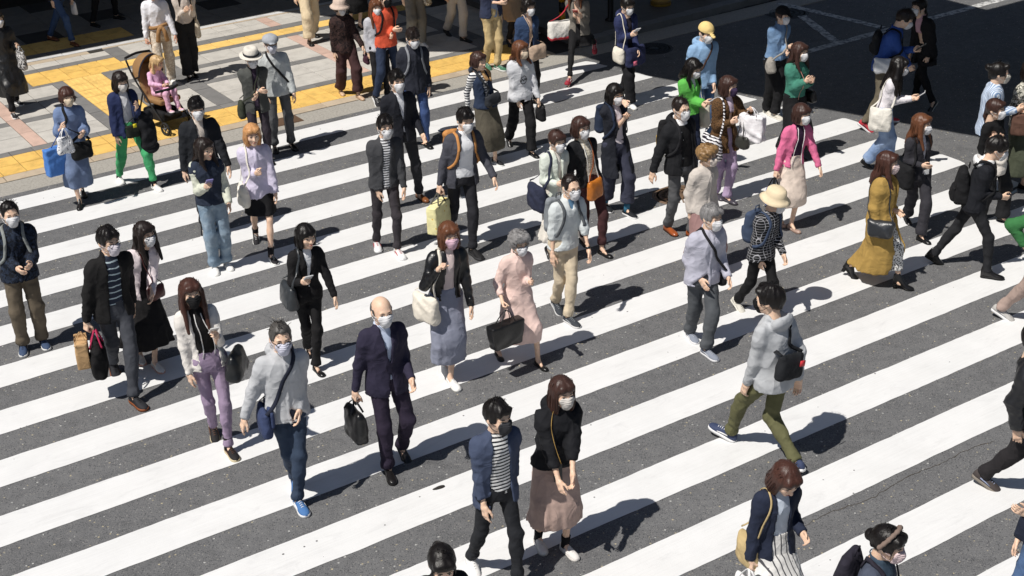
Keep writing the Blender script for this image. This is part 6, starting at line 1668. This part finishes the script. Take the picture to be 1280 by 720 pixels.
chest_print(P, 1.16, 'ring')
hand_bag(P, 1, (.20, .10, .22), '#1d1d20', 'black bag by the side of the woman in the grey sweatshirt', drop=.02)
P = person('woman in a navy hoodie reading a phone with two bags', (783, 2), (781, 121), (791, 135), 28, sex='f', hair=('tied', 'black'), h=1.62, ra=('p', 789, 44, .2, 'hold'), la=('p', 797, 62, .12), hp=16, wear=[
    T('top', '#2a2430', hem=.9, fit=.004, sl=0, neck=1.40), TR('#1b1b1f', fit=.02, wide=.03), T('hoodie', '#2c3560', hem=.84, fit=.024, open=NARROW, collar='hood')], shoes=SNK_W)
phone(P, -1, 'pale phone of the woman in the navy hoodie', '#e2e2e4')
side_bag(P, 1, (.38, .12, .30), '#2a3054', 'navy tote printed with pink flowers', (.02, .22, 1.0), nostrap=True, ang=-75, wr=.006, logo=('#e0708a', .07, .06, -.10, .75, -1))
side_bag(P, -1, (.24, .12, .24), '#e4dccb', 'cream handbag beside the navy flowered tote', (.19, .08, .98), mode='S', sw=.008)
P = person('woman with a red and white tote, grey jacket and black skirt', (717, -14), (745, 64, 62, .10), (711, 109), -12, sex='f', hair=('long', 'brown'), ho=dict(len=.25), h=1.62, ra=('p', 718, 20, .15, 'hold'), la=('p', 727, 21, .15), hp=18, wear=[
    TR('#19191b', fit=.004, ankle=.002), SK('#1b1b1e', hem=.50, flare=.12), T('jacket', '#7b756c', hem=.86, fit=.022, open=NARROW)], shoes=('sneaker', '#a8283c', '#b43040', '#e8e0e0'))
phone(P, -1, 'red phone of the woman with the red and white tote', '#b03a30')
tb = side_bag(P, -1, (.44, .16, .30), '#ece8e0', 'white canvas tote with a red base and red handles', (.27, .02, 1.10), mode='S', sc='#c01f33', sw=.014, ang=-60)
V, F = soft_mesh(.446, .168, .09, 0, .02, .02, .003, 3, .011, z0=-.215); MB().add(xf(np.array(Matrix.Rotation(R_(30), 4, 'Z')), V), F).build('red_base', cloth('#c01f33'), tb)
P = person('woman with short black hair in a denim jacket with a beige bag', (660, 0), yaw=30, sex='f', h=1.58, hair=('bob', 'black'), ho=dict(len=.07), hp=6, st=.08, wear=[
    TR('#1b1b1e', fit=.02), T('denim_jacket', ('#2c4468', 'fade', '#3c5680'), hem=.88, fit=.024, open=NARROW, collar='shirt')], shoes=BLK, ra=('hang', 6), la=('hang', 0))
side_bag(P, 1, (.34, .14, .22), '#c2a68c', 'beige slouchy crossbody bag on the denim jacket', (.04, .20, 1.02), mode='X', ang=-75, sw=.008, wr=.006)
# ================= pavement, cut by the upper edge
P = person('woman in a long black coat at the left edge carrying a knitted bag', (-4, 22), (23, 131), (19, 147), 38, sex='f', hair=('bob', 'black'), ra=('hang', 0), la=('p', 22, 58, .08, 'grip'), wear=[
    TR('#1b1b1e', fit=.02), T('coat', ('satin', '#1a1a1c'), hem=.32, fit=.030, flare=.14, collar='high')], shoes=SNK_B, group=PAVE, h=1.60)
hand_bag(P, 1, (.22, .09, .30), ('#d8d6d4', 'mottle', '#2a2a2c'), 'black and white knitted bag carried by the woman in the black coat', drop=.06, wr=.006)
P = person('person in jeans and brown shoes in the shade, top left', (76, -74), (66, 51), (94, 57), 50, h=1.70, hair=('short', 'black'), wear=[TR('#34507c', fit=.012, ankle=.012), T('sweater', '#2a2a2e', hem=.84, fit=.02)], shoes=('shoe', '#7a4a30', '#2e1c12'), group=PAVE)
hand_bag(P, 1, (.14, .06, .22), '#e8e8ea', 'slim white bag held by the person in jeans', drop=.02)
P = person('person in black trousers in the shade at the top edge', (142, -92), (149, 24), (120, 33), 58, h=1.68, hair=('short', 'black'), wear=[TR('#1d1d20', fit=.016), T('jacket', '#1d1d20', hem=.82, fit=.022)], shoes=BLK, group=PAVE)
P4 = P = person('woman in a white sweater with a jacket tied at the waist pushing the pushchair', (188, -19), (216, 104), (205, 112), 18, sex='f', hair=('tied', 'brown'), h=1.66, mask=None, hp=18, ra=('p', 183, 57, .12, 'grip'), la=('p', 222, 52, .06), sk='#e9b8a0', wear=[
    TR(('#e6dac8', 'mottle', '#c9b59c'), fit=.02, wide=.02), T('sweater', '#eeeef6', hem=.96, fit=.020, collar='crew')], shoes=SNK_W, group=PAVE)
P5 = P
P = person('woman in a beige knit top and black wide trousers using a phone', (227, -24), (243, 96), (237, 100), 24, sex='f', hair=('long', 'soft'), h=1.62, mask='#e8dcd0', ra=('p', 231, 14, .2, 'hold'), la=('p', 240, 12, .2), hp=18, wear=[
    TR('#232427', fit=.02, wide=.04, end=.98), T('knit_top', '#ddd0c4', hem=.96, fit=.014, collar='high')], shoes=BLK, group=PAVE)
strap(P, 'trouser_chain', [(-.10, -.2, 1.0), (-.06, -.2, .92), (-.02, -.2, .98)], '#d0d0d0', w=.004)
side_bag(P, 1, (.26, .08, .32), '#e0d2b8', 'beige tote beside the black wide trousers', (.18, -.02, 1.02), mode='S')
# jacket tied round the waist of the woman in white
s = P4.s
V, F = tube(smooth_path([(.15 * math.cos(a) + P4.off(1.0)[0], P4.off(1.0)[1] - .125 * math.sin(a), .99 + .02 * math.sin(2 * a)) for a in np.linspace(0, 2 * math.pi, 16, endpoint=False)], 3, closed=True), .028, 8, closed=True)
mb = MB().add(V, F)
for sx in (-1, 1):
    V, F = tube(smooth_path([(.02 * sx, -.16, .99), (.05 * sx, -.19, .92), (.07 * sx, -.17, .78)], 4), np.linspace(.03, .036, 9), 8); mb.add(V, F)
V, F = ellv((0, -.165, .985), (.045, .035, .04)); mb.add(V, F)
mb.build('tied_jacket', cloth('#a97c48'), P4.root)
P = person('person in loose beige trousers and black shoes, cut by the top edge', (380, -72), (393, 46), (389, 56), 30, h=1.66, hair=('short', 'black'), ra=('p', 369, 1, .06), wear=[TR('#e6cfa6', fit=.03, wide=.05, end=.92), T('sweater', '#3a3a40', hem=.84, fit=.02)], shoes=BLK, group=PAVE)
P = person('person in a long black skirt behind the brown outfit', (446, -84), (452, 36), (441, 32), 30, h=1.62, sex='f', hair=('long', 'black'), wear=[SK('#1b1b1d', hem=.30, flare=.1), T('top', '#1d1d20', hem=.9, fit=.02)], shoes=PMP, group=PAVE)
P = person('person in a colourful print jacket and grey trousers, cut by the top edge', (514, -66), yaw=22, h=1.68, hair=('short', 'black'), st=.06, wear=[tee('#d8783c'), TR('#7a7872', fit=.026, wide=.03), T('jacket', ('#e4dfce', 'mottle', '#3c4a50'), hem=.84, fit=.03, open=NARROW)], shoes=SNK_W, group=PAVE)
side_bag(P, 1, (.3, .12, .3), ('#ece6d4', 'mottle', '#8a7a60'), 'patterned tote by the colourful jacket', (.2, .05, 1.02), mode='S')
P = person('person in a black top and cream trousers walking in the shade', (572, -72), (582, 52), (560, 44, 26), 42, h=1.66, hair=('short', 'black'), ra=('p', 557, 4, .06), wear=[TR('#e2d8ca', fit=.022, wide=.02), T('jacket', '#1c1c1f', hem=.78, fit=.028)], shoes=BLK, group=PAVE)
P = person('man in a navy jacket and beige chinos stepping off the kerb', (613, -38), (625, 88), (609, 85, 18), 36, h=1.70, hair=('short', 'black'), ra=('l', -.02, .22, 1.12, 'hold'), wear=[T('shirt', '#8fa2c4', hem=.86, fit=.006, sl=0, collar='shirt'), TR('#d3b87e', fit=.024, ankle=.02), T('jacket', '#333c58', hem=.86, fit=.024, open=LOOSE)], shoes=('sneaker', '#3f7a5c', '#e8e8e4', '#e8e8e4'), group=PAVE)
P = person('woman in a pale grey top half hidden behind the orange sweater', (469, 1), yaw=20, sex='f', h=1.54, hair=('long', 'brown'), st=.06, wear=[TR('#1d1d21', fit=.02), T('top', '#c4c4cc', hem=.86, fit=.02)], shoes=BLK, group=PAVE)
P = person('person in a tan coat in the shade behind the man in chinos', (640, -62), yaw=30, sex='f', h=1.60, hair=('bob', 'black'), st=.05, wear=[TR('#2a2a2e', fit=.016), T('coat', '#a98c6c', hem=.5, fit=.024)], shoes=BLK, group=PAVE)
# ------------------------------------------------------------------ pushchair and the small girl in it
g = at_z(207, 158)
SY = 50
pc = empty('pushchair', (g[0], g[1], 0), R_(SY), 'black pushchair with a brown hood in front of the woman in white', 'pushchair')
M_BLKF, M_FAB, M_BRN = plain('#1a1a1c', .4, metal=.2), cloth('#1d1d20'), cloth('#9c7444')
def tb(pts, r, name, mat, seg=8, n=3, par=pc):
    V, F = tube(smooth_path(pts, n), r, seg); return MB().add(V, F).build(name, mat, par)
for sx in (-1, 1):
    tb([(sx * .22, .42, 1.02), (sx * .22, .30, .78), (sx * .22, .05, .48), (sx * .22, -.30, .12)], .014, 'frame_tube', M_BLKF)
    tb([(sx * .22, .12, .56), (sx * .23, .30, .14)], .013, 'frame_tube', M_BLKF)
tb([(-.22, .42, 1.02), (0, .44, 1.04), (.22, .42, 1.02)], .018, 'push_handle', M_FAB)
tb([(-.2, -.14, .60), (0, -.24, .62), (.2, -.14, .60)], .02, 'bumper_bar', M_FAB)
for sx in (-1, 1):
    for y, r in ((-.33, .085), (.32, .105)):
        w = None
        V, F = tube([(sx * .25, y + r * math.cos(a), r + .012 + r * math.sin(a)) for a in np.linspace(0, 2 * math.pi, 20, endpoint=False)], .017, 7, closed=True)
        w = MB().add(V, F).build('wheel', plain('#141415', .8), pc)
        mb = MB()
        for k in range(5):
            a = 2 * math.pi * k / 5; V, F = tube([(sx * .25, y, r + .012), (sx * .25, y + r * math.cos(a), r + .012 + r * math.sin(a))], .009, 5); mb.add(V, F)
        V, F = ellv((sx * .25, y, r + .012), (.025, .025, .025)); mb.add(V, F); mb.build('rim', plain('#55565a', .4), w)
S = Sdf(); S.box((0, -.02, .44), (.19, .20, .04), rad=.03, k=.03); S.box((0, .20, .66), (.19, .035, .28), rad=.03, k=.04, R=Matrix.Rotation(R_(-22), 4, 'X'))
V, F = S.mesh(.014); MB().add(V, F).build('seat', M_BRN, pc)
S = Sdf(); S.box((0, .02, .22), (.18, .24, .08), rad=.04); V, F = S.mesh(.016); MB().add(V, F).build('basket', M_FAB, pc)
S = Sdf(); S.box((0, -.28, .27), (.15, .07, .02), rad=.015); V, F = S.mesh(.014); MB().add(V, F).build('footrest', M_FAB, pc)
# hood: ribbed quarter shell
mb = MB(); V = []; F = []; nu, nv = 25, 15
for i in range(nu):
    a = R_(112 - 122 * i / (nu - 1)); rr = 1.0 + .03 * abs(math.sin(3.5 * math.pi * i / (nu - 1)))
    for j in range(nv):
        b = math.pi * j / (nv - 1)
        x = .225 * math.cos(b); e = math.sin(b) * .30 * rr
        V.append((x, .17 + e * math.sin(a), .78 + e * math.cos(a)))
for i in range(nu - 1):
    for j in range(nv - 1): F.append((i * nv + j, i * nv + j + 1, (i + 1) * nv + j + 1, (i + 1) * nv + j))
V = np.array(V); V2 = V * np.array([.95, 1, 1]) + np.array([0, .004, -.014]); n0 = len(V)
mb.add(V, F); mb.add(V2, [f[::-1] for f in F])
hood = mb.build('hood', M_BRN, pc)
V, F = tube([V[j] for j in range(nv)], .009, 6); MB().add(V, F).build('hood_edge', M_FAB, hood)
V, F = tube([V[(nu - 1) * nv + j] + 0 for j in range(nv)] if False else [V2[(nu - 1) * nv + j] for j in range(nv)], .012, 6); MB().add(V, F).build('hood_edge', cloth('#3a4258'), hood)

def child():
    s = .60
    P = Person(); root = empty('person', (g[0], g[1], 0), R_(SY), 'small fair-haired girl in pink sitting in the pushchair', 'person')
    P.root = root; P.vox = .011; P.sdfs = []; P.s = s; P.dz = 0; P.off = lambda z: (0 * z, .06 + 0 * z)
    B = Sdf(); hip = np.array([0, .06, .52]); ch = np.array([0, .09, .76])
    B.cap(hip, ch, .075, .07, k=.03); B.cap(ch, (0, .03, .88), .035, .032, k=.02)
    pts = {}
    for sd in (1, -1):
        Hp = np.array([sd * .055, .04, .52]); K = np.array([sd * .075, -.21, .56]); A = np.array([sd * .07, -.26 - .02 * sd, .33])
        S_ = np.array([sd * .085, .085, .80]); E_ = np.array([sd * .13, .02, .68]); W = np.array([sd * .05, -.13, .66])
        pts[sd] = (Hp, K, A, S_, E_, W)
        B.cap(Hp, K, .045, .035); B.cap(K, A, .034, .024); B.cap(A, A + np.array([0, -.06, -.04]), .024, .02)
        B.cap(S_, E_, .028, .024); B.cap(E_, W, .024, .018)
    V, F = B.mesh(.012); mb = MB().add(V, F)
    HM = Matrix.Translation((0, -.01, .965)) @ Matrix.Rotation(R_(24), 4, 'Z') @ Matrix.Rotation(R_(18), 4, 'X'); hs = .88
    V, F = HEADS[True][1]; mb.add(xf(HM, V * hs), F); face_bits(mb, HM, hs)
    for sd in (1, -1):
        Hp, K, A, S_, E_, W = pts[sd]; d = (W - E_) / np.linalg.norm(W - E_); t_ = np.array([0, -.2, 1.0])
        Z_ = -d; Y_ = -(t_ - d * (t_ @ d)); Y_ /= np.linalg.norm(Y_); X_ = np.cross(Y_, Z_)
        M = np.eye(4); M[:3, 0], M[:3, 1], M[:3, 2], M[:3, 3] = X_, Y_, Z_, W
        V, F = HANDS['hold']; V = V * .58
        if sd > 0: V = V * np.array([-1, 1, 1]); F = F[:, ::-1]
        mb.add(xf(M, V), F)
    mb.build('body', [skin('#efc3a8'), plain('#5c4430', .5), plain('#efe6e0', .3), plain('#c9746a', .45)], root)
    S = Sdf(); S.cap((0, .06, .53), (0, .09, .77), .095, .085, k=.03)
    T_ = Sdf(); T_.ell((0, .06, .52), (.10, .10, .07), k=.03)
    for sd in (1, -1):
        Hp, K, A, S_, E_, W = pts[sd]
        S.cap(S_, E_, .042, .038, k=.02, fold=(.005, 70, sd)); S.cap(E_, W - (W - E_) * .1, .038, .030, k=.02, fold=(.005, 80, sd))
        T_.cap(Hp, K, .062, .050, k=.02, fold=(.004, 60, sd)); T_.cap(K, A, .048, .038, k=.02, fold=(.005, 70, sd))
        M = Matrix.Translation(A + np.array([0, .0, -.06])) @ Matrix.Rotation(R_(-16), 4, 'X'); add_shoe(root, 'sneaker', '#eab4cc', '#f4eef0', '#f8e8f0', M, .58, sd)
    S.cap((0, .08, .83), (0, .05, .85), .05, k=.02)
    garment(P, 'sweatshirt', S, '#eeb6dc', .010); garment(P, 'trousers', T_, '#efb4d4', .010)
    build_hair(root, HM, hs, 'tied', HC['blond'], 91, dict(fringe=.06))
    mb = MB()
    for sx in (-1, 1):
        V, F = tube(smooth_path([(sx * .075, .03, .02), (sx * .098, .01, -.06), (sx * .095, -.03, -.16)], 5), [.024 + .006 * (k % 2) - .001 * k for k in range(11)], 8); mb.add(xf(HM, V * hs), F)
    mb.build('braids', hairmat(HC['blond']), root)
child()
# litter on the paint
lf = empty('litter', tuple(at_z(548, 611)), 0.4, 'dark scrap lying on a white stripe beside the man in the blue cardigan', 'litter')
S = Sdf(); S.ell((0, 0, .008), (.055, .018, .009)); S.ell((.03, .008, .008), (.03, .014, .008)); V, F = S.mesh(.006); MB().add(V, F).build('scrap', plain('#2a2622', .8), lf)
print('WARN', WARN)
